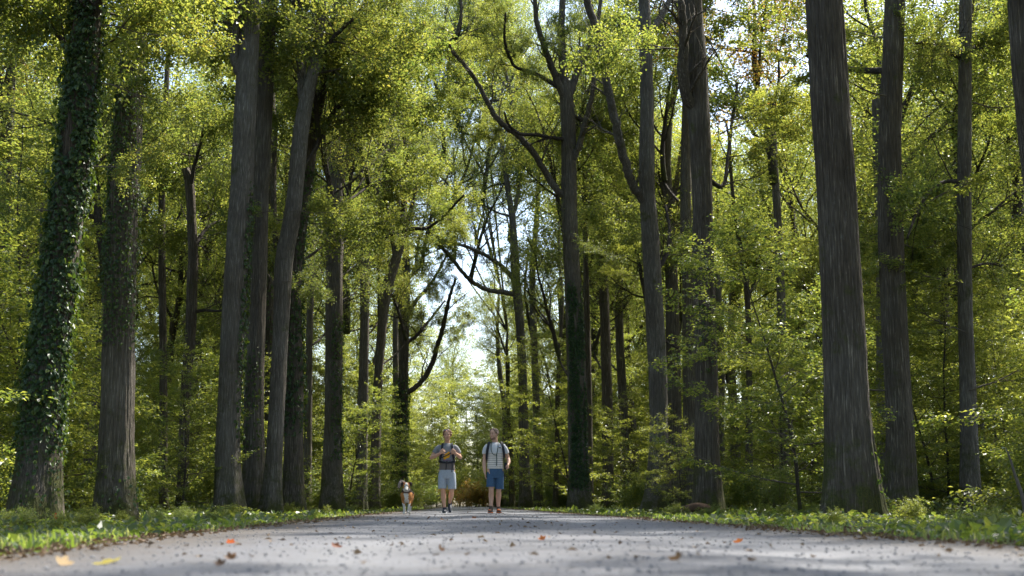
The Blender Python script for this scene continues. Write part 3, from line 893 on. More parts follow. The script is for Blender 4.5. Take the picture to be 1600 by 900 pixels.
main_tree('oak_tree', 'big ivy-striped oak with forked crown arching over the lane from the right', 'tree', 50,
          [(905, 792, 34), (903, 700, 29), (901, 600, 29), (898, 520, 28), (895, 440, 26), (892, 380, 24), (890, 310, 24), (889, 250, 24), (888, 190, 23), (885, 150, 21), (880, 100, 14), (877, 50, 11), (879, 0, 9), (880, -60, 7)],
          M_BARK, n=84, k=10, depth=.013, ridges=38, flare=.26, seed=15, top=3,
          limbs=[dict(p=[(882, 165, 13), (868, 120, 12), (856, 90, 10), (846, 60, 9), (838, 30, 8), (834, -20, 6)], dy=-2, b=3, bs=.5),
                 dict(p=[(890, 160, 13), (900, 118, 12), (915, 85, 10), (926, 55, 8), (936, 20, 7), (940, -40, 5)], dy=2, b=3, bs=.5),
                 dict(p=[(893, 260, 10), (903, 232, 10), (915, 190, 9), (925, 150, 8), (929, 110, 7), (938, 60, 5)], dy=-1, b=2, bs=.5),
                 dict(p=[(882, 312, 11), (868, 295, 11), (848, 262, 10), (828, 232, 10), (806, 209, 9), (785, 194, 9), (768, 172, 8), (752, 140, 7), (735, 113, 7), (716, 90, 6), (704, 76, 6), (702, 66, 5), (712, 55, 5), (720, 20, 4), (716, -30, 3)], dy=-4, b=5, bs=.5),
                 dict(p=[(880, 218, 7), (862, 215, 6), (838, 211, 6), (812, 209, 5), (795, 195, 4), (788, 175, 3)], dy=-3, b=3, bs=.45),
                 dict(p=[(876, 145, 8), (855, 125, 7), (828, 112, 6), (806, 105, 5), (795, 85, 5), (788, 60, 4), (790, 20, 3)], dy=-4, b=4, bs=.5),
                 dict(p=[(897, 175, 7), (915, 190, 6), (935, 192, 5), (955, 205, 4)], dy=3, b=3, bs=.5)],
          ivy=[(1000, .085, .8, 9.0, (3.9, 5.7), .06)], crown=(C1, (0, 0, -1.5), .8),
          boughs=[(905, 390, .2, .4, BBOUGHS), (925, 395, 0, .5, BBOUGHS)])
main_tree('oak_tree', 'narrow dark trunk tucked behind the right side of the ivy-striped forked oak', 'tree', 57,
          [(921, 785, 13), (920, 700, 11), (919, 600, 10), (917, 500, 10), (916, 420, 8), (914, 340, 7)],
          M_BARK_DARK, n=28, depth=.008, ridges=18, flare=.3, seed=16, top=3, crown=(C2, (0, 0, -3), .5))
main_tree('oak_tree', 'left of two dark trunks between the big forked oak and the Y-shaped oak', 'tree', 60,
          [(950, 740, 18), (949, 640, 16), (947, 560, 15), (945, 480, 15), (943, 400, 14), (942, 330, 13), (941, 280, 12), (935, 200, 8), (930, 120, 6)],
          M_BARK_DARK, n=30, depth=.01, ridges=22, flare=.3, seed=17, top=3, crown=(C0, (0, 0, -3), .6),
          limbs=[dict(p=[(941, 330, 7), (952, 290, 6), (960, 240, 5), (972, 200, 4)], dy=2, b=5)])
main_tree('oak_tree', 'right of two dark trunks between the big forked oak and the Y-shaped oak', 'tree', 63,
          [(977, 735, 15), (974, 640, 14), (970, 560, 13), (967, 480, 12), (966, 400, 13), (965, 320, 12), (962, 280, 10), (958, 200, 6)],
          M_BARK, n=30, depth=.01, ridges=22, flare=.3, seed=18, top=3, crown=(C1, (0, 0, -3), .6),
          limbs=[dict(p=[(966, 400, 8), (975, 360, 7), (985, 320, 6), (992, 270, 5)], dy=1, b=5)])
main_tree('oak_tree', 'Y-shaped oak with long bare limb sweeping up to the left and flared foot', 'tree', 42,
          [(1028, 792, 40), (1030, 700, 29), (1029, 600, 28), (1025, 520, 28), (1020, 430, 27), (1015, 350, 26), (1011, 300, 24), (1010, 250, 24), (1010, 180, 21), (1009, 100, 20), (1007, 30, 19), (1005, -70, 17)],
          M_BARK_GREY, n=84, k=10, depth=.011, ridges=40, flare=.48, seed=19, top=5, lobes=3,
          limbs=[dict(p=[(1012, 325, 16), (1000, 305, 15), (988, 288, 14), (978, 258, 14), (968, 220, 14), (959, 180, 13), (950, 140, 13), (944, 95, 12), (935, 55, 12), (924, 25, 12), (914, -10, 11), (900, -60, 9)], dy=-2.5, b=0),
                 dict(p=[(1009, 60, 13), (1030, 30, 11), (1050, -5, 9), (1080, -60, 7)], dy=1, b=3),
                 dict(p=[(1022, 430, 8), (1040, 400, 7), (1046, 360, 5), (1040, 320, 4)], dy=1.5, b=4, bs=.8)],
          crown=(C2, (0, 0, -.5), .9), boughs=[(1000, 430, 2.6, .4, BBOUGHS), (985, 400, 3.4, .45, BBOUGHS)])
main_tree('oak_tree', 'pale-barked trunk standing behind and just left of the burled oak', 'tree', 50,
          [(1079, 740, 22), (1078, 640, 20), (1076, 540, 20), (1074, 440, 19), (1071, 340, 18), (1072, 240, 16), (1074, 140, 14), (1073, 40, 10)],
          M_BARK, n=40, depth=.01, ridges=26, flare=.3, seed=20, top=3, crown=(C0, (0, 0, -2), .8))
main_tree('oak_tree', 'second pale trunk behind, between the Y-shaped oak and the burled oak', 'tree', 53,
          [(1055, 740, 24), (1053, 640, 22), (1051, 540, 21), (1049, 440, 20), (1046, 340, 18), (1042, 260, 14), (1048, 180, 10), (1060, 100, 8)],
          M_BARK, n=40, depth=.01, ridges=26, flare=.3, seed=21, top=3, crown=(C1, (0, 0, -2), .7),
          limbs=[dict(p=[(1046, 330, 10), (1058, 280, 9), (1066, 220, 7)], dy=1, b=3), dict(p=[(1050, 420, 7), (1066, 390, 6), (1075, 350, 5)], dy=-1, b=2)])
main_tree('oak_tree', 'sturdy oak with a burl high on its left side, log at its foot', 'tree', 36.5,
          [(1106, 782, 42), (1104, 700, 36), (1103, 600, 34), (1101, 500, 33), (1098, 400, 32), (1097, 300, 32), (1095, 220, 33), (1091, 150, 35), (1089, 90, 33), (1085, 30, 30), (1082, -60, 26)],
          M_BARK_DARK, n=90, k=10, depth=.013, ridges=38, flare=.3, seed=22, top=5,
          limbs=[dict(p=[(1085, 180, 16), (1073, 150, 19), (1068, 110, 19), (1068, 60, 15), (1064, 0, 11)], dy=-.8, b=2),
                 dict(p=[(1102, 270, 9), (1130, 290, 7), (1140, 220, 6), (1152, 130, 5)], dy=2.5, b=2)],
          ivy=[(180, .08, 4.0, 6.2, (3.6, 5.0), .05)], crown=(C2, (0, 0, -.5), .9),
          boughs=[(1122, 190, -.1, .6, BBOUGHS), (1124, 210, 0, .8, BBOUGHS), (1122, 400, .1, .55, BBOUGHS)])
main_tree('oak_tree', 'largest bare oak on the right with deeply furrowed brown bark and buttressed foot', 'tree', 22.5,
          [(1330, 802, 84), (1326, 740, 74), (1321, 650, 67), (1317, 550, 64), (1313, 450, 62), (1310, 380, 61), (1307, 300, 60), (1302, 200, 60), (1296, 100, 59), (1290, 0, 57), (1284, -120, 54)],
          M_BARK_DARK, n=180, k=14, depth=.016, ridges=60, flare=.26, seed=23, top=6, lobes=5,
          ivy=[(120, .07, .1, 1.3, (5.2, 7.2), .05)], crown=(C0, (0, 0, -.5), 1.0))
main_tree('oak_tree', 'slim furrowed dark oak, first trunk right of the largest one, half veiled by beech leaves', 'tree', 30,
          [(1405, 760, 46), (1405, 680, 40), (1402, 600, 38), (1398, 500, 38), (1395, 400, 38), (1393, 300, 37), (1393, 200, 34), (1395, 100, 33), (1398, 0, 32), (1400, -90, 30)],
          M_BARK_DARK, n=110, k=12, depth=.015, ridges=36, flare=.4, seed=24, top=5, crown=(C1, (0, 0, -.5), .95), mids=[(20, .8)],
          boughs=[(1385, 150, 3.3, .8, BBOUGHS), (1410, 330, .2, .8, BBOUGHS), (1385, 610, 3, .7, BBOUGHS), (1400, 60, 2.4, .8, BBOUGHS)])
main_tree('beech_tree', 'speckled thin beech with arched side branches, second trunk right of the largest oak', 'tree', 30.5,
          [(1517, 750, 30), (1516, 660, 26), (1514, 580, 24), (1512, 500, 23), (1510, 400, 22), (1508, 300, 22), (1507, 200, 21), (1506, 100, 20), (1506, 0, 20), (1506, -90, 17)],
          M_BARK_GREY, n=70, k=10, depth=.004, ridges=26, flare=.3, seed=25, top=5, crown=(C3, (0, 0, -.5), .95),
          limbs=[dict(p=[(1504, 288, 8), (1490, 283, 7), (1470, 286, 6), (1452, 300, 6), (1438, 322, 5), (1426, 348, 4), (1418, 372, 3)], dy=-1.5, b=5, bs=.6),
                 dict(p=[(1503, 96, 8), (1488, 84, 7), (1470, 72, 7), (1448, 66, 5), (1430, 68, 3)], dy=-1, b=4, bs=.6),
                 dict(p=[(1510, 90, 9), (1530, 68, 7), (1555, 52, 6), (1580, 44, 4)], dy=1, b=4, bs=.7),
                 dict(p=[(1515, 420, 5), (1540, 412, 4), (1575, 416, 3)], dy=1, b=3, bs=.6)],
          boughs=[(1520, 160, .4, .7, BBOUGHS), (1510, 520, 2.8, .7, BBOUGHS), (1515, 610, .4, .8, BBOUGHS), (1500, 440, 3.4, .7, BBOUGHS)])
main_tree('oak_tree', 'reddish-brown trunk cut off by the upper right corner, leaning in with a thin vine', 'tree', 19.5,
          [(1705, 815, 60), (1683, 700, 50), (1668, 600, 47), (1652, 500, 45), (1640, 400, 44), (1626, 300, 43), (1613, 200, 43), (1601, 100, 42), (1594, 0, 42), (1588, -120, 40)],
          M_BARK_DARK, n=120, k=12, depth=.014, ridges=42, flare=.4, seed=26, top=5, crown=(C2, (1, 0, 0), .9))
# inner woodland trunks that show between the rows
main_tree('beech_tree', 'broken-topped dark trunk deep in the wood on the left, between the two close pairs', 'tree', 43,
          [(286, 740, 16), (288, 660, 15), (293, 580, 15), (299, 520, 16), (301, 450, 16), (303, 400, 15), (300, 340, 14), (297, 290, 14), (290, 264, 11)],
          M_BARK_DARK, n=40, depth=.01, ridges=24, flare=.3, seed=27,
          limbs=[dict(p=[(303, 490, 6), (318, 485, 5), (335, 486, 4), (350, 484, 3)], dy=-1, b=2, bs=.6),
                 dict(p=[(302, 390, 8), (314, 368, 6), (328, 352, 5), (345, 345, 4)], dy=1, b=4, bs=.8),
                 dict(p=[(299, 300, 8), (303, 262, 6), (312, 230, 5), (318, 200, 4)], dy=-1, b=5)])
main_tree('beech_tree', 'half-hidden dark stem left of the broken-topped trunk in the left wood', 'tree', 48,
          [(256, 700, 12), (256, 560, 11), (254, 440, 11), (252, 320, 10), (256, 200, 9), (262, 80, 7), (268, -20, 5)],
          M_BARK_DARK, n=30, depth=.008, ridges=20, flare=.3, seed=28, top=3, crown=(C3, (0, 0, -2), .8))
main_tree('beech_tree', 'thin dark stem right of the burled oak amid bright beech leaves', 'tree', 52,
          [(1170, 740, 11), (1170, 640, 10), (1170, 560, 9), (1169, 480, 9), (1164, 420, 8), (1150, 340, 6), (1142, 260, 5)],
          M_BARK_DARK, n=26, depth=.006, ridges=18, flare=.3, seed=29, top=2,
          limbs=[dict(p=[(1168, 470, 5), (1182, 430, 4), (1190, 380, 3)], dy=1, b=4, bs=.8), dict(p=[(1170, 560, 4), (1195, 562, 3), (1225, 558, 2)], dy=-1, b=3, bs=.6)])
main_tree('beech_tree', 'short dark stem seen behind the legs of the man in the striped shirt', 'tree', 95,
          [(800, 795, 9), (799, 740, 8), (797, 690, 7), (794, 640, 6), (792, 560, 5)], M_BARK_DARK, n=20, depth=.005, ridges=12, flare=.3, seed=30, top=2, crown=(C3, (0, 0, -4), .6))
main_tree('oak_tree', 'far dark trunk above the striped-shirt man, leaning left in the lane end', 'tree', 112,
          [(790, 790, 8), (788, 640, 8), (783, 600, 8), (779, 560, 7), (777, 520, 5), (779, 480, 4)], M_BARK_DARK, n=20, depth=.005, ridges=12, flare=.3, seed=31, top=2, crown=(C2, (0, 0, -6), .6))
main_tree('beech_tree', 'dim trunk peeping out behind the left oak pair, carrying a short stub branch', 'tree', 46,
          [(418, 790, 16), (420, 640, 14), (421, 520, 14), (422, 400, 13), (424, 300, 12), (426, 200, 11), (424, 120, 9)],
          M_BARK_DARK, n=30, depth=.008, ridges=20, flare=.3, seed=32, top=3, crown=(C3, (0, 0, -2), .7), ivy=[(180, .1, 4, 11, FULL, .08)])
main_tree('beech_tree', 'dim slender trunk in the gap right of the broad dark oak', 'tree', 58,
          [(480, 790, 12), (482, 640, 11), (484, 520, 10), (488, 400, 9), (486, 300, 8)], M_BARK, n=26, depth=.008, ridges=16, flare=.3, seed=33, top=3, crown=(C3, (0, 0, -2), .6))


# ------------------------------------------------------------------ the wood behind: copies of a few whole trees
def wood_proto(seed, bark, H, rad, crown, cs, lean):
    P = np.array([[0, 0, -.15], [lean * .2, .1, H * .3], [lean * .5, -.1, H * .6], [lean, .1, H]]); rr = [rad, rad * .85, rad * .7, rad * .5]
    me, C, r_ = trunk_mesh(P, rr, bark, 18, 6, .008, 18, .3, seed=seed)
    return me, crown, cs, C[-1]


WP = [wood_proto(51, M_BARK_DARK, 11, .26, C0, .95, .5), wood_proto(52, M_BARK, 12, .22, C1, .9, -.6), wood_proto(53, M_BARK_DARK, 9, .19, C3, .9, .3), wood_proto(54, M_BARK_GREY, 12.5, .30, C2, 1.0, -.2)]
WLAB = ['tall oak with a dark trunk standing deep in the wood beyond the first row', 'tall leaning oak standing deep in the wood beyond the first row',
        'leafy beech with a slim dark trunk standing deep in the wood', 'stout grey-trunked oak standing deep in the wood beyond the first row']
taken = [(o.location.x, o.location.y) for o in COL.objects if o.type == 'EMPTY']
tr = random.Random(5)
nw = 0
cells = []
yy = 24.0
while yy < 175:
    st = 5.0 + yy * .018
    half = yy * .42 + 8
    x = -half
    while x < half + 4:
        cells.append((x + tr.uniform(-.4, .4) * st, yy + tr.uniform(-.4, .4) * st))
        x += st
    yy += st
for yy in np.arange(-10, 24, 4.6):      # trees just outside the picture, whose crowns shade the lane
    for x in list(np.arange(-19, -8, 5.0)) + list(np.arange(9, 27, 4.3)):
        if 8 < x < 14 and 9 < yy < 16: continue
        if abs(x) > yy * .43 + 5.0: cells.append((x + tr.uniform(-1.5, 1.5), yy + tr.uniform(-2, 2)))
for (x, y) in cells:
    if -10.0 < x < 11.0 and 22 < y < 58: continue
    if -5.6 < x < 6.4 and y < 96: continue
    if y >= 96 and y < 148 and -4.0 < x < 4.8: continue
    if 22 < y < 36 and abs(x) < 12: continue
    if min((x - a) ** 2 + (y - b) ** 2 for a, b in taken) < 7.5: continue
    taken.append((x, y))
    if (y > 92 and tr.random() < .35) or (y > 24 and tr.random() < .16): continue
    k = tr.randrange(4)
    me, cr, cs, topc = WP[k]
    s = tr.uniform(.85, 1.12) * min(max(.95 + (y - 35) * .007, .95), 1.5)
    if y > 128 and abs(x) < 16: s *= .76
    t = thing('woodland_tree', WLAB[k], 'tree', (x, y, gz(x, y)), tr.uniform(0, 6.28), 'trees deep in the wood')
    t.scale = (s, s, s)
    link('trunk', me, t)
    link('crown', cr, t, loc=(topc[0], topc[1], topc[2] - (tr.uniform(1.0, 4.5) if y > 24 else tr.uniform(-.5, 1.0))), rot=(0, 0, tr.uniform(0, 6.28)), scale=cs)
    if y > 30 and tr.random() < .4:
        aa = tr.uniform(0, 6.28)
        link('crown', AIRY[tr.randrange(2)] if k != 2 else C3, t, loc=(topc[0] * .5 + math.cos(aa) * .3, math.sin(aa) * .3, topc[2] * tr.uniform(.42, .6)), rot=(0, 0, aa), scale=cs * .6)
    nw += 1
print('woodland trees', nw)

# autumn-tinted crowns
for (px, py, Yd, sc, lab) in [(1205, 150, 46, .9, 'rusty-yellow leaved tree behind the burled oak, upper right'), (20, 90, 40, .9, 'russet-tinted tree in the upper left corner')]:
    p = at(px, py, Yd)
    t = thing('autumn_tree', lab, 'tree', (p.x, Yd, gz(p.x, Yd)))
    H = p.z - gz(p.x, Yd)
    me, C, r_ = trunk_mesh(np.array([[0, 0, -.15], [.1, 0, H * .5], [0, 0, H]]), [.2, .16, .12], M_BARK, 18, 6, .008, 18, .3, seed=61)
    link('trunk', me, t); link('crown', CROWN_AUT, t, loc=(0, 0, H - 3.5 * sc), scale=sc)

# ------------------------------------------------------------------ understorey beeches and shrubs
SLAB = ['young beech with layered bright leaves in the understorey', 'tall beech sapling with spreading leafy sprays in the understorey',
        'low beech sapling with flat leafy sprays in the understorey', 'slender beech pole with many leafy tiers in the understorey']
ns = 0
pts = []
for (side) in (-1, 1):
    yy = 22.0
    while yy < 135:
        st = 2.9 + yy * .030
        x = 8.2 if side > 0 else 7.9
        if yy > 60: x = 6.4
        if yy > 90: x = 5.2
        lim = min(yy * .40 + 3, 14 + yy * .28)
        while x < lim:
            pts.append((side * (x + tr.uniform(-.35, .35) * st), yy + tr.uniform(-.45, .45) * st))
            x += st
        yy += st
for (x, y) in pts:
    if min((x - a) ** 2 + (y - b) ** 2 for a, b in taken) < 1.0: continue
    k = tr.choices([0, 1, 2, 3], [3, 3, 3, 3])[0]
    if abs(x) < 9.5: k = tr.choice([0, 2, 2, 1])
    if hides_trunk(x, y, 1.3 if x < 0 else 2.2, (6, 7.5, 4.8, 8.5)[k]): continue
    st_, fo = SAPS[k]
    t = thing('beech_sapling', SLAB[k], 'sapling', (x, y, gz(x, y)), tr.uniform(0, 6.28), 'beech saplings filling the understorey')
    s = tr.uniform(.75, 1.2); t.scale = (s, s, s)
    link('stem', st_, t); link('foliage', fo, t)
    ns += 1
for yy in np.arange(112, 172, 5.0):
    for x in np.arange(-30, 31, 4.6):
        if abs(x) < 3.4 and yy < 150: continue
        k = tr.randrange(4); st_, fo = SAPS[k]
        xx = x + tr.uniform(-1.5, 1.5); y = yy + tr.uniform(-2, 2)
        t = thing('beech_sapling', 'far beech sapling in the leafy screen that closes the lane', 'sapling', (xx, y, gz(xx, y)), tr.uniform(0, 6.28), 'beech saplings closing the far end of the lane')
        s = tr.uniform(.9, 1.5); t.scale = (s, s, s)
        link('foliage', fo, t); link('stem', st_, t)
        ns += 1
print('saplings', ns)

nsh = 0
for side in (-1, 1):
    yy = 18.0
    while yy < 120:
        st = 1.35 + yy * .028
        x = 8.9
        if yy > 44: x = 7.2
        if yy > 70: x = 5.2
        lim = min(yy * .41 + 1.5, x + 8 + 6.0)
        while x < lim:
            xx, y = side * (x + tr.uniform(-.4, .4) * st) + .4, yy + tr.uniform(-.45, .45) * st
            x += st
            if min((xx - a) ** 2 + (y - b) ** 2 for a, b in taken) < .8: continue
            if nsh >= 280 or hides_trunk(xx, y, .5, 1.2): continue
            k = tr.randrange(3); st_, fo = SHRUBS[k]
            t = thing('shrub', 'low leafy undergrowth shrub growing beneath the beeches', 'shrub', (xx, y, gz(xx, y)), tr.uniform(0, 6.28), 'shrubs along the forest floor')
            s = tr.uniform(.5, .95) * (1 + yy * .005); t.scale = (s, s, s * tr.uniform(.8, 1.1))
            link('stem', st_, t); link('foliage', fo, t)
            nsh += 1
        yy += st
for i in range(16):
    xx = tr.uniform(-5, 6); y = 112 + i * 1.6
    k = tr.randrange(3); st_, fo = SHRUBS[k]
    t = thing('shrub', 'far shrub growing in the green screen behind the hikers', 'shrub', (xx, y, gz(xx, y)), tr.uniform(0, 6.28), 'shrubs where the lane ends')
    s = tr.uniform(1.4, 2.4); t.scale = (s, s, s)
    link('stem', st_, t); link('foliage', fo, t)
print('shrubs', nsh)
# ------------------------------------------------------------------ herbs, grass, litter, gravel
r = np.random.default_rng(77)


def side_points(n, dmin, dmax, y0, y1, right, pw=1.0):
    Yv = np.exp(r.uniform(math.log(y0), math.log(y1), n))
    d = dmin + (dmax - dmin) * r.random(n) ** pw
    Xv = np.where(right, edge_r(Yv) + d, edge_l(Yv) - d)
    return Xv, Yv, d


def stuff_obj(name, V, Fc, mat, label, cat):
    o = link(name, mesh_np(name, V, Fc, [mat]))
    return tag(o, label, cat, kind='stuff')


# herbs and brambles
Ps, As, Ns, Ls = [], [], [], []
for right, npl in ((False, 12000), (True, 11000)):
    X, Y, d = side_points(npl, .35, 9.5, 4.2, 75, right, 1.15)
    clump = vnoise(X * .9, Y * .6, 3)
    keep = (r.random(npl) < np.clip((d - .1) * 1.3, .15, 1)) & (clump > .22)
    X, Y, d, clump = X[keep], Y[keep], d[keep], clump[keep]
    hgt = (.035 + .075 * np.clip((d - .7) / 3.5, 0, 1) + .22 * np.clip((d - 5.2) / 2.5, 0, 1)) * np.clip(2.8 * clump - .6, .15, 2)
    k = 9
    for q in range(k):
        f = r.random(len(X))
        sp = .05 + .10 * hgt
        P = np.stack([X + r.normal(0, 1, len(X)) * sp, Y + r.normal(0, 1, len(X)) * sp, 0 * X], 1)
        P[:, 2] = ground_z(P[:, 0], P[:, 1]) + hgt * f
        a = r.normal(0, 1, (len(X), 3)); a[:, 2] *= .35; a[:, 2] += .1
        Ps.append(P); As.append(a); Ns.append(np.array([0, 0, 1.0]) + r.normal(0, .4, (len(X), 3)))
        Ls.append((.028 + .085 * r.random(len(X)) ** 1.8) * (.7 + .9 * clump) * np.clip(.7 + Y * .012, .7, 1.25))
P = np.concatenate(Ps); A = np.concatenate(As); Nn = np.concatenate(Ns); L = np.concatenate(Ls)
V, Fc = leaves(P, A, Nn, L, L * .62, .2)
stuff_obj('ground_cover', V, Fc, M_HERB, 'low brambles, ivy and herbs covering the verges under the trees', 'ground cover')
print('herb tris', len(Fc))

# bramble and sapling clumps on the verge
nb_ = 0
rb = random.Random(11)
LB = ['small bramble clump with glossy leaves on the verge', 'low leafy clump of herbs and seedlings on the verge', 'young beech seedlings sprouting on the verge']
while nb_ < 95:
    Yb = math.exp(rb.uniform(math.log(9), math.log(60))); sd = rb.choice([-1, 1]); d = rb.uniform(1.1, 6.0) if Yb > 14 else rb.uniform(1.6, 4.5)
    xb = (RL - d) if sd < 0 else (RR + d)
    k = rb.randrange(3); sc = rb.uniform(.07, .14) * (.7 + .13 * d) * (1 + .008 * Yb)
    t = thing('bramble_clump', LB[k], 'undergrowth', (xb, Yb, gz(xb, Yb)), rb.uniform(0, 6.28), 'undergrowth clumps on the verges')
    t.scale = (sc * 1.3, sc * 1.3, sc)
    link('stem', SHRUBS[k][0], t); link('foliage', SHRUBS[k][1], t)
    nb_ += 1

# grass along both edges
Vs, Fs, off = [], [], 0
for right, nb in ((False, 13000), (True, 15000)):
    X, Y, d = side_points(nb, .04, 1.05, 3.6, 90, right, 1.7)
    tuft = vnoise(X * 2.2, Y * 1.1, 8)
    keep = tuft * (1.15 - .5 * d) > .46 + r.random(nb) * .12
    X, Y, d, tuft = X[keep], Y[keep], d[keep], tuft[keep]
    # draw blades together into tufts
    n = len(X)
    h = (.02 + .085 * r.random(n) ** 2.4) * (.3 + 1.1 * tuft) * np.clip(.9 + Y * .006, 1, 1.5)
    P = np.stack([X, Y, ground_z(X, Y) - .01], 1)
    az = r.uniform(0, 6.283, n); lean = r.uniform(.15, .8, n)
    dx = np.stack([np.cos(az), np.sin(az), 0 * az], 1)
    w = np.stack([-np.sin(az), np.cos(az), 0 * az], 1) * (.0035 + .004 * r.random(n))[:, None] * np.clip(.8 + Y * .04, 1, 2.6)[:, None]
    up = np.array([0, 0, 1.0])
    m1 = P + up * (h * .6)[:, None] + dx * (h * lean * .25)[:, None]
    tip = P + up * (h * (1.05 - lean * .35))[:, None] + dx * (h * lean * .95)[:, None]
    Vb = np.stack([P - w, P + w, m1 + w * .85, m1 - w * .85, tip], 1).reshape(-1, 3)
    b = np.arange(n)[:, None] * 5 + off
    Fs.append(np.concatenate([b + np.array([[0, 1, 2]]), b + np.array([[0, 2, 3]]), b + np.array([[3, 2, 4]])])); Vs.append(Vb); off += 5 * n
stuff_obj('verge_grass', np.concatenate(Vs), np.concatenate(Fs), M_GRASS, 'tufts of green grass along both edges of the gravel lane', 'grass')

# dry litter
X1, Y1, d1 = side_points(5000, -.35, 1.2, 3, 70, False, 1.0)
X2, Y2, d2 = side_points(6000, -.45, 1.4, 3, 70, True, 1.0)
X3 = r.uniform(RL, RR, 300); Y3 = np.exp(r.uniform(math.log(4), math.log(60), 300))
X = np.concatenate([X1, X2, X3]); Y = np.concatenate([Y1, Y2, Y3]); n = len(X)
Z = np.where((X > RL + .05) & (X < RR - .05), road_z(X, Y) + .012, np.maximum(ground_z(X, Y), np.where((X > RL - .1) & (X < RR + .1), -.03, -9)) + .012)
a = r.normal(0, 1, (n, 3)); a[:, 2] *= .25
V, Fc = leaves(np.stack([X, Y, Z], 1), a, np.array([0, 0, 1.0]) + r.normal(0, .45, (n, 3)), r.uniform(.02, .055, n), r.uniform(.012, .035, n), .3)
stuff_obj('leaf_litter', V, Fc, M_DRY, 'small dry brown leaves scattered along the lane and its edges', 'leaf litter')

# loose stones on the lane
M_STONE = simple('stone', (.17, .17, .175), .85, .3, 30, .35)
n = 7500
X = r.uniform(RL + .1, RR - .1, n); Y = np.exp(r.uniform(math.log(2.2), math.log(26), n))
s = .0025 + .0075 * r.random(n) ** 3
s = np.where(r.random(n) < .004, s * 2.0, s)
c = np.stack([X, Y, road_z(X, Y) + .006 + s * .25], 1)
oct_ = np.array([[1, 0, 0], [0, 1, 0], [-1, 0, 0], [0, -1, 0], [0, 0, .7], [0, 0, -.7]], float)
aa = r.uniform(0, 6.28, n); sc = s[:, None, None] * r.uniform(.6, 1.3, (n, 6, 1))
o = oct_[None] * sc
V = np.stack([o[..., 0] * np.cos(aa)[:, None] - o[..., 1] * np.sin(aa)[:, None], o[..., 0] * np.sin(aa)[:, None] + o[..., 1] * np.cos(aa)[:, None], o[..., 2]], -1) + c[:, None, :]
b = np.arange(n)[:, None] * 6
Fc = np.concatenate([b + np.array([t]) for t in ([0, 1, 4], [1, 2, 4], [2, 3, 4], [3, 0, 4], [1, 0, 5], [2, 1, 5], [3, 2, 5], [0, 3, 5])])
stuff_obj('loose_gravel', V.reshape(-1, 3), Fc, M_STONE, 'loose grey gravel stones on the surface of the lane', 'gravel')


# single fallen leaves that catch the eye
def fallen_leaf(px, py, col, size, label, curl=.5, tilt=.5, zoff=None):
    h = (py - HOR)
    Yd = F * CAMZ / h
    p = at(px, py, Yd)
    z = rz(p.x, Yd) + .01
    na, nr = 16, 3
    V = [(0, 0, 0)]
    for k in range(1, nr + 1):
        for i in range(na):
            a = i * 2 * PI / na
            lob = 1 + .22 * math.cos(a * 5)
            x = math.cos(a) * k / nr * lob; y = math.sin(a) * k / nr * .68 * lob
            V.append((x, y, curl * (x * x * .5 + y * y * .9) + .05 * math.sin(5 * a) * k / nr))
    Fc = [[0, 1 + i, 1 + (i + 1) % na] for i in range(na)]
    for k in range(nr - 1):
        for i in range(na):
            a, b = 1 + k * na + i, 1 + k * na + (i + 1) % na
            c, d = a + na, b + na
            Fc += [[a, c, d], [a, d, b]]
    m, nt, out = new_mat('fallen_leaf_' + label.split()[0])
    q = principled(nt, None, col, .55, .3)
    t = N(nt, 'ShaderNodeBsdfTranslucent'); t.inputs[0].default_value = (*[min(1, c * 1.6) for c in col], 1)
    mx = N(nt, 'ShaderNodeMixShader'); mx.inputs[0].default_value = .35
    nt.links.new(q.outputs[0], mx.inputs[1]); nt.links.new(t.outputs[0], mx.inputs[2]); nt.links.new(mx.outputs[0], out.inputs[0])
    o = link('fallen_leaf', mesh_np('fallen_leaf', np.array(V) * size * .5, np.array(Fc), [m], None, True), loc=(p.x, Yd, z + (zoff or 0)), rot=(tilt, .2, random.uniform(0, 6)))
    return tag(o, label, 'leaf')


fallen_leaf(848, 842, (.42, .13, .03), .05, 'bright orange curled leaf lying mid-lane right of centre', .6, .7)
fallen_leaf(360, 843, (.36, .09, .03), .045, 'red-orange curled leaf near the left edge of the lane', .6, .8)
fallen_leaf(362, 868, (.16, .085, .04), .045, 'dull brown leaf closest to the camera on the left', .8, .7)
fallen_leaf(345, 877, (.12, .07, .04), .045, 'dark flat leaf at the very front left of the lane', .7, .5)
fallen_leaf(525, 850, (.22, .08, .04), .045, 'small reddish leaf left of the lane centre', .6, .8)
fallen_leaf(170, 873, (.45, .38, .10), .08, 'yellowish leaf lying by the left verge in the foreground', .3, .25)
fallen_leaf(98, 873, (.40, .30, .18), .07, 'pale tan leaf on the left verge edge', .6, .7)
fallen_leaf(690, 812, (.15, .08, .04), .06, 'brown leaf on the lane below the man in grey', .6, .8)
fallen_leaf(741, 811, (.18, .08, .04), .06, 'dark russet leaf on the lane between the two men', .6, .8)
fallen_leaf(688, 857, (.10, .06, .035), .05, 'blackish crumpled leaf just below the lane centre', .9, .7)
fallen_leaf(1155, 843, (.42, .14, .04), .05, 'orange-brown leaf at the right grass edge', .6, .7)
fallen_leaf(1060, 874, (.14, .09, .05), .06, 'brown crumpled leaf in the right foreground', .8, .7)


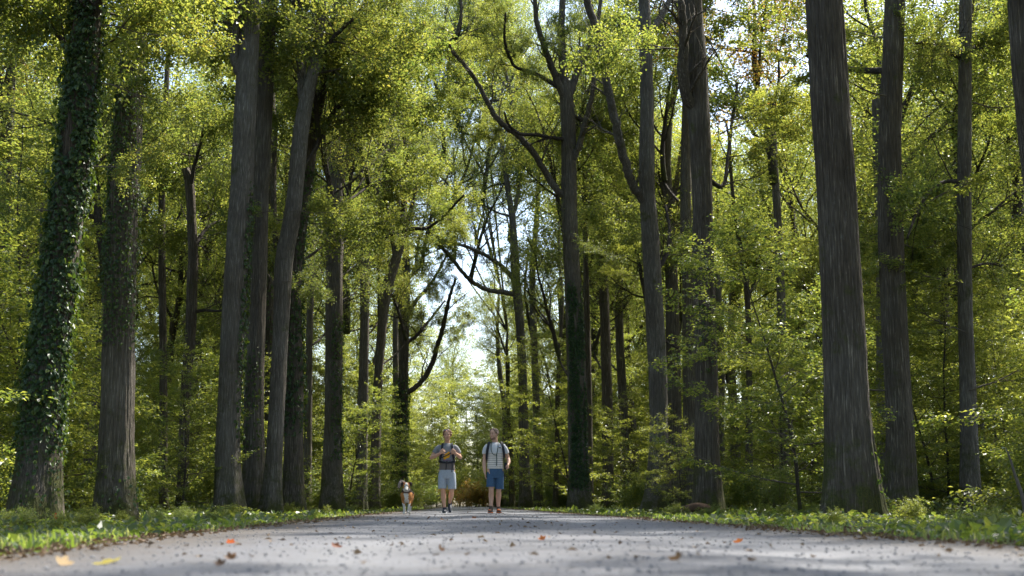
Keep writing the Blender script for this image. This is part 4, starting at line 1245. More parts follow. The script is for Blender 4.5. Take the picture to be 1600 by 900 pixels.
def rough_log(name, label, cat, P, rad, seed, mat, n=20, rot=0):
    P = np.array([list(p) for p in P]); base = Vector(P[0])
    Q = catmull(np.column_stack([P - P[0], np.array(rad)[:, None]]), 8)
    a = np.arange(n) * 2 * PI / n; m = len(Q)
    zz = np.linspace(0, m * .15, m)[:, None]
    d = Q[:, 3:4] * (.9 * fbm(np.cos(a)[None] * 1.5 + seed, np.sin(a)[None] * 1.5, zz, 3))
    acc = Acc(); add_tube(acc, Q[:, :3], Q[:, 3], n, 0, d)
    o = link(name, acc.mesh(name, [mat]), loc=base)
    return tag(o, label, cat)


def gp(px, Yd, up=0.0):
    p = at(px, HOR, Yd); return Vector((p.x, Yd, gz(p.x, Yd) + up))


rough_log('log', 'crumbling reddish-brown log lying at the foot of the burled oak', 'log', [gp(1058, 34, .05), gp(1075, 34, .14), gp(1092, 34.1, .18), gp(1112, 34.4, .10), gp(1124, 34.6, .05)], [.05, .10, .13, .10, .05], 3, simple('rotten_wood', (.10, .062, .042), .9, .2, 9, .6, .03))
rough_log('log', 'dark rotten log half buried in the herbs right of the ivy-covered oak', 'log', [gp(112, 19.5, .03), gp(125, 19.5, .10), gp(142, 19.6, .07), gp(156, 19.8, .02)], [.05, .08, .07, .03], 4, simple('dark_rotten_wood', (.06, .045, .035), .9, .2, 9, .6, .03))
rp = at(87, 801, 20.35)
o = link('red_leaf', mesh_np('red_leaf', *leaves(np.array([[0, 0, 0], [0, 0, -.04]]), np.array([[.1, 0, -1], [.3, -.2, -1]]), np.array([[0, -1, .2], [.3, -1, 0]]), .08, .05, .2, 'oval'), [simple('red_leaf', (.65, .04, .02), .5)]), loc=rp)
tag(o, 'small bright red leaf caught at the foot of the ivy-covered oak', 'leaf')
st_p = [at(x, y, 18.5) for x, y in [(1603, 818), (1600, 790), (1594, 765), (1586, 742), (1580, 722), (1572, 700)]]
rough_log('dead_stem', 'thin bare bent stem standing at the right edge of the picture', 'stem', st_p, [.035, .03, .028, .022, .016, .008], 12, M_TWIG, 8)

# dead twigs lying about
for i, (x0, x1, y, lab) in enumerate([(1268, 1318, 21.0, 'pale fallen twig in the litter before the largest oak'), (1225, 1262, 36, 'thin grey twig lying right of the rotting log')]):
    a, b = gp(x0, y, .05), gp(x1, y + .3, .16)
    rough_log('fallen_twig', lab, 'twig', [a, a.lerp(b, .4) + Vector((0, 0, .03)), b], [.014, .011, .005], 20 + i, simple('dead_twig', (.25, .22, .19), .85, .2, 20, .4), 7)

# golden bush where the lane ends
gpn = [(742, 96, 1.9), (728, 104, 2.1), (766, 101, 1.7)]
for i, (px, Yd, s) in enumerate(gpn[:1]):
    p = gp(px, Yd)
    t = thing('autumn_sapling', ['yellow-brown bush at the end of the lane between the two men', 'yellow-brown bush at lane end behind the right arm of the man in grey', 'yellow-brown bush right behind the man in the striped shirt'][i], 'bush', p, random.uniform(0, 6))
    t.scale = (s * .75, s * .75, s * .62)
    link('stem', SHRUB_AUT[0], t); link('foliage', SHRUB_AUT[1], t)
# individual sprays and saplings in front of trunks
for (px, Yd, k, s, lab) in [(118, 29.5, 2, .6, 'small beech sapling between the two leftmost oaks'), (1225, 40, 2, .95, 'beech sapling with wide flat sprays right of the burled oak'),
                            (1065, 39, 2, .5, 'low beech sapling between the Y-shaped oak and the burled oak'), (1462, 33.5, 0, .8, 'beech sapling between the two slim trunks at far right'),
                            (975, 54, 2, .8, 'beech sapling left of the Y-shaped oak'), (285, 36, 0, .65, 'beech sapling left of the mossy-footed oak'), (545, 56, 2, .9, 'bright beech sapling right of the broad dark oak'),
                            (1250, 25, 0, .8, 'beech sapling just left of the largest oak'), (1590, 33, 1, .7, 'tall beech sapling right of the thin speckled beech')]:
    p = gp(px, Yd)
    t = thing('beech_sapling', lab, 'sapling', p, random.uniform(0, 6)); t.scale = (s, s, s)
    link('stem', SAPS[k][0], t); link('foliage', SAPS[k][1], t)

for (x, y, k, s) in [(-2.6, 128, 0, 1.7), (1.4, 134, 3, 1.35), (3.6, 127, 1, 1.5), (-.4, 141, 1, 1.7), (-4.4, 131, 3, 1.4), (2.4, 146, 0, 1.9), (.6, 127, 2, 1.5), (5.2, 137, 3, 1.4)]:
    t = thing('beech_sapling', 'tall young beech in the leafy screen that closes the lane', 'sapling', (x, y, gz(x, y)), random.uniform(0, 6), 'beech saplings closing the far end of the lane')
    t.scale = (s, s, s); link('stem', SAPS[k][0], t); link('foliage', SAPS[k][1], t)
# ------------------------------------------------------------------ the two hikers and the dog
def ell(acc, c, rad, n=14, rotz=0.0):
    c = np.array(c, float); rad = np.array(rad if hasattr(rad, '__len__') else (rad,) * 3, float)
    m = n // 2 + 1
    th = np.linspace(0, PI, m)[1:-1]; ph = np.arange(n) * 2 * PI / n
    V = [[0, 0, 1]] + [[math.sin(t) * math.cos(p), math.sin(t) * math.sin(p), math.cos(t)] for t in th for p in ph] + [[0, 0, -1]]
    V = np.array(V) * rad
    if rotz: V = V @ np.array(Matrix.Rotation(rotz, 3, 'Z')).T
    V = V + c
    T = [[0, 1 + (i + 1) % n, 1 + i][::-1] for i in range(n)]
    k = len(th)
    for q in range(k - 1):
        for i in range(n):
            a, b = 1 + q * n + i, 1 + q * n + (i + 1) % n
            T += [[a, b + n, b], [a, a + n, b + n]]
    l = len(V) - 1; s = 1 + (k - 1) * n
    T += [[l, s + (i + 1) % n, s + i] for i in range(n)]
    acc.add(V, np.array(T), 0, True)


def limb_(acc, P, rad, n=12, ends=True, k=4):
    Q = catmull(np.column_stack([np.array(P, float), np.array(rad, float)[:, None]]), k)
    P_, r_ = Q[:, :3], Q[:, 3]
    V, Fq, Ft = tube(P_, r_, n)
    V = np.concatenate([V, P_[:1]]); c = len(V) - 1; jj = np.arange(n)
    Ft = np.concatenate([Ft, np.stack([(jj + 1) % n, jj, np.full(n, c)], -1)])
    T = np.concatenate([Fq[:, [0, 1, 2]], Fq[:, [0, 2, 3]], Ft])
    acc.add(V, T, 0, True)
    if ends:
        ell(acc, P_[0], r_[0] * .99); ell(acc, P_[-1], r_[-1] * .99)


def loft(acc, rings, n=24, pw=2.0):
    """rings: (cx, cy, cz, rx, ry) level ellipses from the bottom up"""
    V = []
    for cx, cy_, cz, rx, ry in rings:
        for i in range(n):
            a = i * 2 * PI / n; c, s_ = math.cos(a), math.sin(a)
            V.append((cx + rx * math.copysign(abs(c) ** (2 / pw), c), cy_ + ry * math.copysign(abs(s_) ** (2 / pw), s_), cz))
    m = len(rings); V.append(rings[0][:3]); V.append(rings[-1][:3])
    T = []
    for q in range(m - 1):
        for i in range(n):
            a, b = q * n + i, q * n + (i + 1) % n
            T += [[a, b, b + n], [a, b + n, a + n]]
    for i in range(n):
        T += [[(i + 1) % n, i, m * n], [(m - 1) * n + i, (m - 1) * n + (i + 1) % n, m * n + 1]]
    acc.add(np.array(V, float), np.array(T), 0, True)


def hloft(rings, k=4):
    Q = catmull(np.array(rings, float), k)
    return [tuple(q) for q in Q]


def xf(acc, start, M):
    """rotate/move every vertex block added since index start"""
    for i in range(start, len(acc.V)):
        v = acc.V[i]
        acc.V[i] = (np.column_stack([v, np.ones(len(v))]) @ np.array(M).T)[:, :3].astype(np.float32)


def melt(acc, name, mats, voxel, smooth=3, fac=.5):
    """union of the overlapping pieces into one continuous skin"""
    me = acc.mesh(name + '_raw', mats)
    o = bpy.data.objects.new(name + '_raw', me); COL.objects.link(o)
    md = o.modifiers.new('r', 'REMESH'); md.mode = 'VOXEL'; md.voxel_size = voxel; md.use_smooth_shade = True
    if smooth:
        sm = o.modifiers.new('s', 'SMOOTH'); sm.iterations = smooth; sm.factor = fac
    dg = bpy.context.evaluated_depsgraph_get()
    res = bpy.data.meshes.new_from_object(o.evaluated_get(dg))
    res.name = name
    bpy.data.objects.remove(o); bpy.data.meshes.remove(me)
    res.materials.clear()
    for m in mats: res.materials.append(m)
    for p in res.polygons: p.use_smooth = True
    return res


def finger(acc, p, d, bend_axis, lens, r0, curls):
    p = np.array(p, float); d = unit(d); P = [p]; rr = [r0]
    for l, c in zip(lens, curls):
        d = rot_about(d, bend_axis, c); p = p + d * l; P.append(p); rr.append(rr[-1] * .88)
    limb_(acc, P, rr, 8, True, 2)


def hand(acc, wrist, d, palm, curl=.9, side=1.0, s=1.0, thumb=.6):
    """wrist point, direction of the palm, palm normal (towards what is held), thumb on side*cross(d, palm)"""
    w = np.array(wrist, float); d = unit(d); pn = unit(np.array(palm, float) - d * np.dot(d, palm)); t = np.cross(d, pn) * side
    for q in (-.6, -.2, .2, .6):
        limb_(acc, [w + t * q * .02 * s, w + d * .045 * s + t * q * .055 * s, w + d * .088 * s + t * q * .062 * s], [.015 * s, .0145 * s, .0125 * s], 8, True, 2)
    ax = np.cross(d, pn)
    for q, L in ((.62, .072), (.21, .08), (-.21, .075), (-.62, .06)):
        b = w + d * .088 * s + t * q * .062 * s
        finger(acc, b, d + t * q * .08, ax, (L * .45 * s, L * .32 * s, L * .25 * s), .0098 * s, (curl * .55, curl, curl * .8))
    b = w + d * .025 * s + t * .026 * s + pn * .006
    finger(acc, b, d * .75 + t * .75 + pn * .25, -t * 0 + ax, (.036 * s, .03 * s, .024 * s), .0115 * s, (.1, thumb * .6, thumb * .6))


def head(acc, z, y0=0.0):
    H = hloft([(0, -.050, 1.578, .022, .022), (0, -.040, 1.590, .040, .044), (0, -.022, 1.620, .056, .072), (0, -.010, 1.655, .066, .088), (0, -.004, 1.690, .072, .095),
               (0, .000, 1.725, .0755, .098), (0, .002, 1.755, .074, .095), (0, .002, 1.785, .062, .080), (0, .002, 1.803, .040, .052), (0, .002, 1.809, .012, .016)], 3)
    loft(acc, [(a, b + y0, c + z, d, e) for a, b, c, d, e in H])
    ell(acc, (0, -.098 + y0, 1.688 + z), (.012, .014, .028)); ell(acc, (0, -.112 + y0, 1.672 + z), (.016, .016, .012))
    ell(acc, (0, -.086 + y0, 1.722 + z), (.052, .018, .011)); ell(acc, (0, -.088 + y0, 1.640 + z), (.026, .012, .011))
    ell(acc, (0, -.085 + y0, 1.603 + z), (.026, .018, .018))
    for s in (-1, 1):
        ell(acc, (s * .077, .012 + y0, 1.690 + z), (.012, .018, .031)); ell(acc, (s * .042, -.075 + y0, 1.672 + z), (.022, .02, .022))


def hair_mesh(name, z, y0, mat, n, rs, seed, puff, low):
    rr = np.random.default_rng(seed); acc = Acc(); c = 0
    while c < n:
        v = unit(rr.normal(0, 1, 3))
        p = np.array([v[0] * .076, v[1] * .098, v[2] * .085]) + np.array([0, .004, 1.727])
        if p[2] < low + max(0, -(p[1] - .0)) * 1.25 + (0.075 if p[1] < -.05 else 0): continue
        if abs(v[0]) > .8 and p[2] < 1.70 and p[1] < .02: continue
        q = p + v * puff * rr.uniform(.1, 1)
        ell(acc, q + np.array([0, y0, z]), (rs * rr.uniform(.6, 1.2), rs * rr.uniform(.6, 1.2), rs * rr.uniform(.5, 1.0)), 8)
        c += 1
    ell(acc, (0, .012 + y0, 1.735 + z), (.080, .094, .080), 20)
    return acc


M_SKIN = simple('skin', (.52, .29, .19), .5, .4, 25, .12)
M_SKIN2 = simple('skin_light', (.56, .33, .23), .5, .4, 25, .12)
M_HAIR1 = simple('brown_hair', (.17, .085, .04), .6, .4, 60, .5)
M_HAIR2 = simple('dark_brown_hair', (.095, .06, .04), .6, .4, 60, .5)
M_STRAP = simple('strap_webbing', (.018, .02, .028), .7, .3, 60, .3)
M_PACK = simple('pack_fabric', (.03, .034, .045), .8, .3, 40, .3)
M_DENIM_L = simple('light_denim', (.33, .37, .42), .85, .2, 40, .22, .002)
M_DENIM_B = simple('blue_denim', (.055, .105, .18), .85, .2, 40, .3, .002)
M_TEE = simple('grey_jersey', (.22, .225, .235), .9, .2, 60, .12)
M_TEE2 = simple('brown_grey_jersey', (.15, .13, .12), .9, .2, 60, .12)
M_SHOE_D = simple('dark_shoe', (.022, .027, .04), .6, .4, 30, .3)
M_SHOE_G = simple('grey_brown_shoe', (.10, .07, .055), .7, .3, 30, .4)
M_ORANGE = simple('orange_rubber', (.62, .14, .03), .5, .4)
M_SOLE = simple('pale_sole', (.35, .36, .38), .7, .3)
M_EYE = simple('eye', (.03, .022, .018), .2, .6)
M_LIP = simple('lips', (.33, .12, .09), .5, .4)
M_YEL = simple('yellow_print', (.72, .36, .03), .8, .2)
M_PURP = simple('purple_print', (.17, .06, .13), .8, .2)
M_CORD = simple('green_cord', (.022, .06, .042), .6, .4)
M_METAL = simple('buckle', (.02, .02, .02), .4, .5)
# striped jersey: thin dark stripes below a paler chest panel
m, nt, out = new_mat('striped_jersey'); M_STRIPE = m
tc = N(nt, 'ShaderNodeTexCoord'); sx = N(nt, 'ShaderNodeSeparateXYZ'); nt.links.new(tc.outputs['Object'], sx.inputs[0])
fz = mathn(nt, 'FRACT', mathn(nt, 'MULTIPLY', sx.outputs['Z'], 1 / .047))
st = mathn(nt, 'LESS_THAN', fz, .24)
st = mathn(nt, 'MULTIPLY', st, mathn(nt, 'LESS_THAN', sx.outputs['Z'], 1.30))
c = mixc(nt, st, (.74, .69, .62), (.32, .26, .24))
c = mixc(nt, mathn(nt, 'MULTIPLY', mathn(nt, 'GREATER_THAN', sx.outputs['Z'], 1.30), .8), c, (.62, .63, .66))
nzz = noise(nt, 30, 3, .6, tc.outputs['Object'])
c = mixc(nt, .18, c, mixc(nt, 1.0, c, nzz, 'MULTIPLY'))
principled(nt, out, c, .9, .2)


def part(name, acc_or_mesh, parent, mats=None, label=None):
    me = acc_or_mesh.mesh(name, mats) if isinstance(acc_or_mesh, Acc) else acc_or_mesh
    o = link(name, me, parent)
    if label: o['label'] = label
    return o


def ribbon(acc, P, w, th, nrm, k=5):
    """flat strap along P; nrm is the outward direction at each point"""
    Q = catmull(np.column_stack([np.array(P, float), np.array(nrm, float)]), k)
    C, Nn = Q[:, :3], unit(Q[:, 3:6])
    T = unit(np.gradient(C, axis=0)); B = np.cross(T, Nn)
    V = np.stack([C + B * w / 2 + Nn * th / 2, C - B * w / 2 + Nn * th / 2, C - B * w / 2 - Nn * th / 2, C + B * w / 2 - Nn * th / 2], 1).reshape(-1, 3)
    m = len(C); i = np.arange(m - 1)[:, None] * 4; j = np.arange(4)[None]; j2 = (j + 1) % 4
    acc.add(V, np.stack([i + j, i + j2, i + 4 + j2, i + 4 + j], -1).reshape(-1, 4), 0, False)
    e = (m - 1) * 4
    acc.F[4].append(np.array([[3, 2, 1, 0], [e, e + 1, e + 2, e + 3]], np.int32) + acc.n - len(V)); acc.M[4].append(np.zeros(2, np.int32)); acc.Sm[4].append(np.zeros(2, bool))


def shoe(acc, heel, toe, ankle, lift=0.0, s=1.0):
    h, t, a = (np.array(v, float) for v in (heel, toe, ankle))
    limb_(acc, [h, h + (t - h) * .35 + [0, 0, .006], h + (t - h) * .72, t], [.040 * s, .044 * s, .046 * s, .034 * s], 12)
    limb_(acc, [h + (t - h) * .12, a], [.043 * s, .046 * s], 12)


def head_bits(parent, z, y0, M, lips=True):
    acc = Acc()
    for s in (-1, 1): ell(acc, (s * .031, -.088 + y0, 1.700 + z), (.012, .009, .007), 10)
    xf(acc, 0, M); part('eyes', acc, parent, [M_EYE])
    acc = Acc(); ell(acc, (0, -.099 + y0, 1.640 + z), (.022, .006, .007), 10); xf(acc, 0, M); part('mouth', acc, parent, [M_LIP])
    acc = Acc()
    for s in (-1, 1): limb_(acc, [(s * .015, -.100 + y0, 1.722 + z), (s * .034, -.099 + y0, 1.728 + z), (s * .054, -.084 + y0, 1.720 + z)], [.004, .005, .003], 6, True, 2)
    xf(acc, 0, M); part('eyebrows', acc, parent, [M_HAIR2])


def about(p, rx, ry, rz_):
    T = Matrix.Translation(Vector(p))
    return T @ Euler((rx, ry, rz_)).to_matrix().to_4x4() @ T.inverted()


# ---- man in the grey shirt
Y1 = 28.3
b1 = at(698, HOR, Y1); base1 = Vector((b1.x, Y1, rz(b1.x, Y1) + .01))
p1 = thing('person', 'man in grey shirt with yellow print and pale denim shorts, holding his straps', 'person', base1)
A = Acc()
s0 = len(A.V); head(A, 0); MH1 = about((0, 0, 1.56), .05, 0, -.05) @ Matrix.Translation((0, 0, -.012)); xf(A, s0, MH1)
limb_(A, [(0, .015, 1.44), (0, .005, 1.60)], [.062, .056])
loft(A, hloft([(0, 0, .86, .155, .11), (0, 0, .95, .160, .11), (0, 0, 1.08, .145, .10), (0, 0, 1.22, .165, .11), (0, 0, 1.36, .170, .108), (0, 0, 1.42, .145, .088), (0, .01, 1.475, .07, .06)], 2))
limb_(A, [(-.175, 0, 1.405), (-.27, -.01, 1.305), (-.345, -.03, 1.195)], [.050, .046, .038])
limb_(A, [(-.345, -.03, 1.195), (-.25, -.12, 1.235), (-.150, -.195, 1.285)], [.042, .041, .027])
hand(A, (-.150, -.195, 1.285), (.65, -.15, .6), (.1, 1, .1), 1.25, -1, 1.0)
limb_(A, [(.175, 0, 1.405), (.24, .0, 1.305), (.285, -.01, 1.205)], [.050, .046, .038])
limb_(A, [(.285, -.01, 1.205), (.25, -.10, 1.235), (.185, -.175, 1.285)], [.042, .041, .027])
hand(A, (.185, -.175, 1.285), (-.65, -.15, .5), (-.1, 1, .1), 1.25, 1, 1.0)
# legs
limb_(A, [(-.085, 0, .92), (-.088, -.02, .70), (-.083, -.045, .50), (-.078, -.025, .46)], [.092, .078, .056, .053])
limb_(A, [(-.080, -.03, .47), (-.072, .02, .34), (-.056, .0, .20), (-.046, .005, .10)], [.054, .058, .042, .034])
limb_(A, [(.085, 0, .92), (.098, -.02, .70), (.105, -.03, .50), (.104, -.01, .46)], [.092, .078, .056, .053])
limb_(A, [(.104, -.01, .47), (.092, .11, .38), (.075, .22, .30), (.064, .30, .235)], [.054, .058, .042, .034])
part('body', melt(A, 'body', [M_SKIN], .0065, 3), p1)
head_bits(p1, 0, 0, MH1)
H_ = hair_mesh('hair', 0, 0, M_HAIR1, 230, .019, 5, .020, 1.668); xf(H_, 0, MH1); part('hair', melt(H_, 'hair', [M_HAIR1], .006, 1), p1)
A = Acc()
loft(A, hloft([(0, -.002, 1.085, .168, .127), (0, -.002, 1.16, .170, .128), (0, 0, 1.24, .185, .130), (0, 0, 1.35, .205, .132), (0, 0, 1.42, .180, .110), (0, .005, 1.47, .132, .088), (0, .012, 1.51, .076, .07)], 2))
limb_(A, [(-.155, 0, 1.425), (-.215, 0, 1.385), (-.285, -.01, 1.295)], [.066, .063, .057], 14, False)
limb_(A, [(.155, 0, 1.425), (.205, 0, 1.385), (.262, 0, 1.285)], [.066, .063, .057], 14, False)
ell(A, (-.165, 0, 1.42), .062); ell(A, (.165, 0, 1.42), .062)
sh1 = part('shirt', melt(A, 'shirt', [M_TEE], .007, 2), p1)
A = Acc(); loft(A, hloft([(0, -.002, .93, .176, .131), (0, -.002, 1.0, .172, .130), (0, -.002, 1.095, .164, .124)], 3))
part('shirt_hem', melt(A, 'shirt_hem', [M_TEE2], .007, 2), p1, label='brownish lower edge of the shirt below the hip belt')
# print on the chest: a rounded yellow shape over a line of blurred marks
A = Acc()
ell(A, (.005, -.128, 1.240), (.058, .009, .060), 18); ell(A, (.03, -.130, 1.295), (.030, .008, .030), 12); ell(A, (-.045, -.128, 1.20), (.04, .010, .05), 12)
part('chest_print', A, sh1, [M_YEL])
A = Acc()
for i in range(6):
    x = -.075 + i * .03
    ell(A, (x, -.129, 1.135 + .003 * (i % 2)), (.010, .006, .016), 8)
    if i % 2: ell(A, (x, -.134, 1.135), (.004, .005, .007), 6)
part('print_lettering', A, sh1, [M_PURP])
A = Acc()
loft(A, [(0, 0, .74, .165, .125), (0, 0, .82, .178, .132), (0, 0, .90, .176, .130), (0, 0, .962, .168, .125)])
limb_(A, [(-.092, 0, .86), (-.098, -.02, .70), (-.098, -.035, .525)], [.096, .097, .094], 18, False)
limb_(A, [(.092, 0, .86), (.104, -.02, .70), (.110, -.03, .515)], [.096, .097, .094], 18, False)
part('shorts', melt(A, 'shorts', [M_DENIM_L], .007, 2), p1)
for sx_, hl, to, an in ((-1, (-.042, .05, .045), (-.055, -.17, .035), (-.046, .01, .11)), (1, (.064, .375, .205), (.075, .235, .045), (.064, .31, .255))):
    A = Acc(); shoe(A, hl, to, an); so = part('shoe', melt(A, 'shoe', [M_SHOE_D], .006, 2), p1)
    hl, to = np.array(hl), np.array(to); up = np.array([0, 0, 1.0]) if sx_ < 0 else unit(np.cross(to - hl, [1, 0, 0])) * 1.0
    if np.dot(up, [0, 0, 1]) < 0: up = -up
    A = Acc(); ribbon(A, [hl - up * .036 + (hl - to) * .1, (hl + to) / 2 - up * .040, to - up * .028 + (to - hl) * .08], .082, .014, [up, up, up]); part('sole', A, so, [M_SOLE])
# backpack 1
bp = thing('backpack', 'dark backpack on the man in grey, with chest strap and wide hip belt', 'backpack', base1)
A = Acc(); loft(A, hloft([(0, .22, 1.02, .12, .07), (0, .23, 1.10, .150, .10), (0, .24, 1.25, .155, .115), (0, .23, 1.42, .145, .10), (0, .20, 1.50, .10, .07)], 3), pw=3.2)
part('pack_body', A, bp, [M_PACK])
for s in (-1, 1):
    A = Acc(); ribbon(A, [(s * .11, .12, 1.46), (s * .105, .03, 1.513), (s * .105, -.07, 1.49), (s * .112, -.128, 1.40), (s * .12, -.146, 1.28), (s * .15, -.12, 1.17), (s * .165, -.05, 1.12)], .046, .012,
                      [(0, .6, .8), (0, .1, 1), (0, -.7, .8), (0, -1, .2), (0, -1, 0), (s * .6, -.9, 0), (s, -.4, 0)])
    part('shoulder_strap', A, bp, [M_STRAP])
A = Acc(); ribbon(A, [(-.13, -.148, 1.19), (-.02, -.160, 1.235), (.10, -.160, 1.30)], .020, .006, [(0, -1, 0)] * 3); part('chest_strap', A, bp, [M_STRAP])
A = Acc()
ang = np.linspace(-.2, 2 * PI - .2, 22)
ribbon(A, [(.182 * math.cos(a), .142 * math.sin(a), 1.10 + .012 * math.cos(2 * a)) for a in ang], .042, .014, [(math.cos(a), math.sin(a), 0) for a in ang], 2)
hb = part('hip_belt', A, bp, [M_STRAP])
A = Acc(); ell(A, (0, -.155, 1.10), (.032, .012, .022), 10); part('buckle', A, hb, [M_METAL])
for x, l in ((-.02, .17), (.11, .22)):
    A = Acc(); ribbon(A, [(x, -.158, 1.10), (x + .004, -.152, 1.10 - l * .5), (x - .002, -.146, 1.10 - l)], .018, .004, [(0, -1, 0)] * 3); part('strap_end', A, hb, [M_STRAP])
# sunglasses pushed up on the hair
sg = thing('sunglasses', 'blue mirrored sunglasses pushed up on the hair of the man in grey', 'sunglasses', base1)
A = Acc()
for s in (-1, 1): ell(A, (s * .028 - .02, -.084, 1.812), (.022, .010, .012), 12)
xf(A, 0, MH1); part('lens', A, sg, [simple('mirror_lens', (.05, .13, .35), .15, .8)])
A = Acc(); limb_(A, [(-.085, .0, 1.80), (-.065, -.075, 1.82), (-.02, -.092, 1.826), (.035, -.08, 1.82), (.075, 0, 1.80)], [.004] * 5, 6, True, 3); xf(A, 0, MH1); part('frame', A, sg, [M_METAL])

# ---- man in the striped shirt
Y2 = 26.8
b2 = at(773, HOR, Y2); base2 = Vector((b2.x, Y2, rz(b2.x, Y2) + .008))
p2 = thing('person', 'man in cream striped shirt and blue shorts with a cord around his neck', 'person', base2)
A = Acc()
s0 = len(A.V); head(A, .035); MH2 = about((0, 0, 1.60), .10, 0, -.70) @ Matrix.Translation((0, 0, -.018)); MH2 = Matrix.Translation((-.012, -.01, 0)) @ MH2; xf(A, s0, MH2)
limb_(A, [(0.005, .02, 1.46), (-.006, .0, 1.63)], [.066, .060])
loft(A, hloft([(.01, 0, .88, .160, .115), (.01, 0, .97, .160, .115), (.01, 0, 1.10, .150, .105), (.01, 0, 1.25, .172, .115), (.01, 0, 1.39, .172, .11), (.01, 0, 1.45, .145, .088), (.01, .01, 1.495, .07, .06)], 2))
limb_(A, [(-.165, .01, 1.42), (-.212, .02, 1.28), (-.228, .03, 1.13)], [.048, .048, .043])
limb_(A, [(-.228, .03, 1.13), (-.232, .005, 1.0), (-.218, -.03, .875)], [.044, .043, .029])
hand(A, (-.218, -.03, .875), (.10, -.15, -1), (1, 0, 0), .35, -1, 1.0, .2)
limb_(A, [(.185, .01, 1.42), (.25, .03, 1.30), (.290, .05, 1.185)], [.048, .048, .043])
limb_(A, [(.290, .05, 1.185), (.305, -.02, 1.11), (.292, -.10, 1.045)], [.044, .043, .029])
hand(A, (.292, -.10, 1.045), (-.06, -.75, -.5), (-1, 0, -.2), 1.3, 1, 1.0)
limb_(A, [(-.080, 0, .93), (-.080, -.04, .72), (-.076, -.07, .51), (-.077, -.065, .47)], [.096, .082, .058, .055])
limb_(A, [(-.077, -.065, .48), (-.078, -.02, .36), (-.080, -.04, .22), (-.082, -.06, .11)], [.056, .060, .044, .036])
limb_(A, [(.095, 0, .93), (.092, .0, .72), (.086, -.02, .50), (.086, -.01, .46)], [.096, .082, .058, .055])
limb_(A, [(.086, -.01, .47), (.084, .06, .36), (.080, .09, .22), (.082, .11, .11)], [.056, .060, .044, .036])
part('body', melt(A, 'body', [M_SKIN2], .0065, 3), p2)
head_bits(p2, .035, 0, MH2)
H_ = hair_mesh('hair', .035, 0, M_HAIR2, 200, .015, 8, .014, 1.69); xf(H_, 0, MH2); part('hair', melt(H_, 'hair', [M_HAIR2], .006, 1), p2)
A = Acc(); ell(A, (0, -.082, 1.628), (.034, .024, .028), 12); ell(A, (.045, -.055, 1.645), (.014, .035, .03), 10); ell(A, (-.045, -.055, 1.645), (.014, .035, .03), 10)
xf(A, 0, MH2); part('stubble', A, p2, [simple('stubble', (.22, .13, .09), .7, .2)])
A = Acc()
loft(A, hloft([(.012, -.002, .955, .186, .136), (.012, -.002, 1.06, .176, .130), (.01, -.002, 1.16, .176, .130), (.01, 0, 1.26, .190, .134), (.01, 0, 1.38, .210, .136), (.01, 0, 1.45, .184, .112), (.008, .005, 1.495, .128, .09), (.003, .015, 1.528, .080, .072)], 2))
limb_(A, [(-.150, .01, 1.44), (-.200, .015, 1.38), (-.222, .02, 1.275)], [.068, .066, .062], 14, False)
limb_(A, [(.165, .01, 1.44), (.220, .02, 1.38), (.262, .03, 1.285)], [.068, .066, .062], 14, False)
ell(A, (-.160, .01, 1.435), .066); ell(A, (.182, .01, 1.435), .066)
sh2 = part('shirt', melt(A, 'shirt', [M_STRIPE], .007, 2), p2)
A = Acc(); ribbon(A, [(.085, -.139, 1.415), (.11, -.138, 1.405), (.13, -.134, 1.41)], .02, .003, [(0, -1, 0)] * 3, 3); part('chest_logo', A, sh2, [M_STRAP])
A = Acc()
loft(A, [(.01, 0, .75, .168, .128), (.01, 0, .84, .180, .134), (.01, 0, .91, .178, .132), (.01, 0, .970, .172, .128)])
limb_(A, [(-.085, 0, .87), (-.088, -.035, .72), (-.090, -.06, .565)], [.096, .096, .093], 18, False)
limb_(A, [(.105, 0, .87), (.103, -.01, .70), (.100, -.02, .515)], [.096, .096, .094], 18, False)
so2 = part('shorts', melt(A, 'shorts', [M_DENIM_B], .007, 2), p2)
for s, q in ((-1, (-.090, -.062, .568)), (1, (.100, -.021, .520))):
    A = Acc(); an2 = np.linspace(0, 2 * PI, 18)
    ribbon(A, [(q[0] + .097 * math.cos(a), q[1] + .097 * math.sin(a), q[2] + .012) for a in an2], .035, .006, [(math.cos(a), math.sin(a), 0) for a in an2], 2)
    part('turn_up', A, so2, [M_DENIM_B])
for hl, to, an in (((-.078, -.03, .048), (-.115, -.255, .036), (-.082, -.055, .125)), ((.080, .14, .048), (.105, -.07, .036), (.082, .11, .125))):
    A = Acc(); shoe(A, hl, to, an); so = part('shoe', melt(A, 'shoe', [M_SHOE_G], .006, 2), p2)
    hl, to = np.array(hl), np.array(to); up = np.array([0, 0, 1.0])
    A = Acc(); ribbon(A, [hl - up * .036 + (hl - to) * .12, (hl + to) / 2 - up * .038, to - up * .024 + (to - hl) * .1], .088, .016, [up, up, up]); part('sole', A, so, [M_ORANGE])
    A = Acc(); limb_(A, [hl + (to - hl) * .62 + [-.02, 0, .012], to + [0, 0, .012]], [.033, .028], 10); part('toe_cap', A, so, [M_ORANGE])
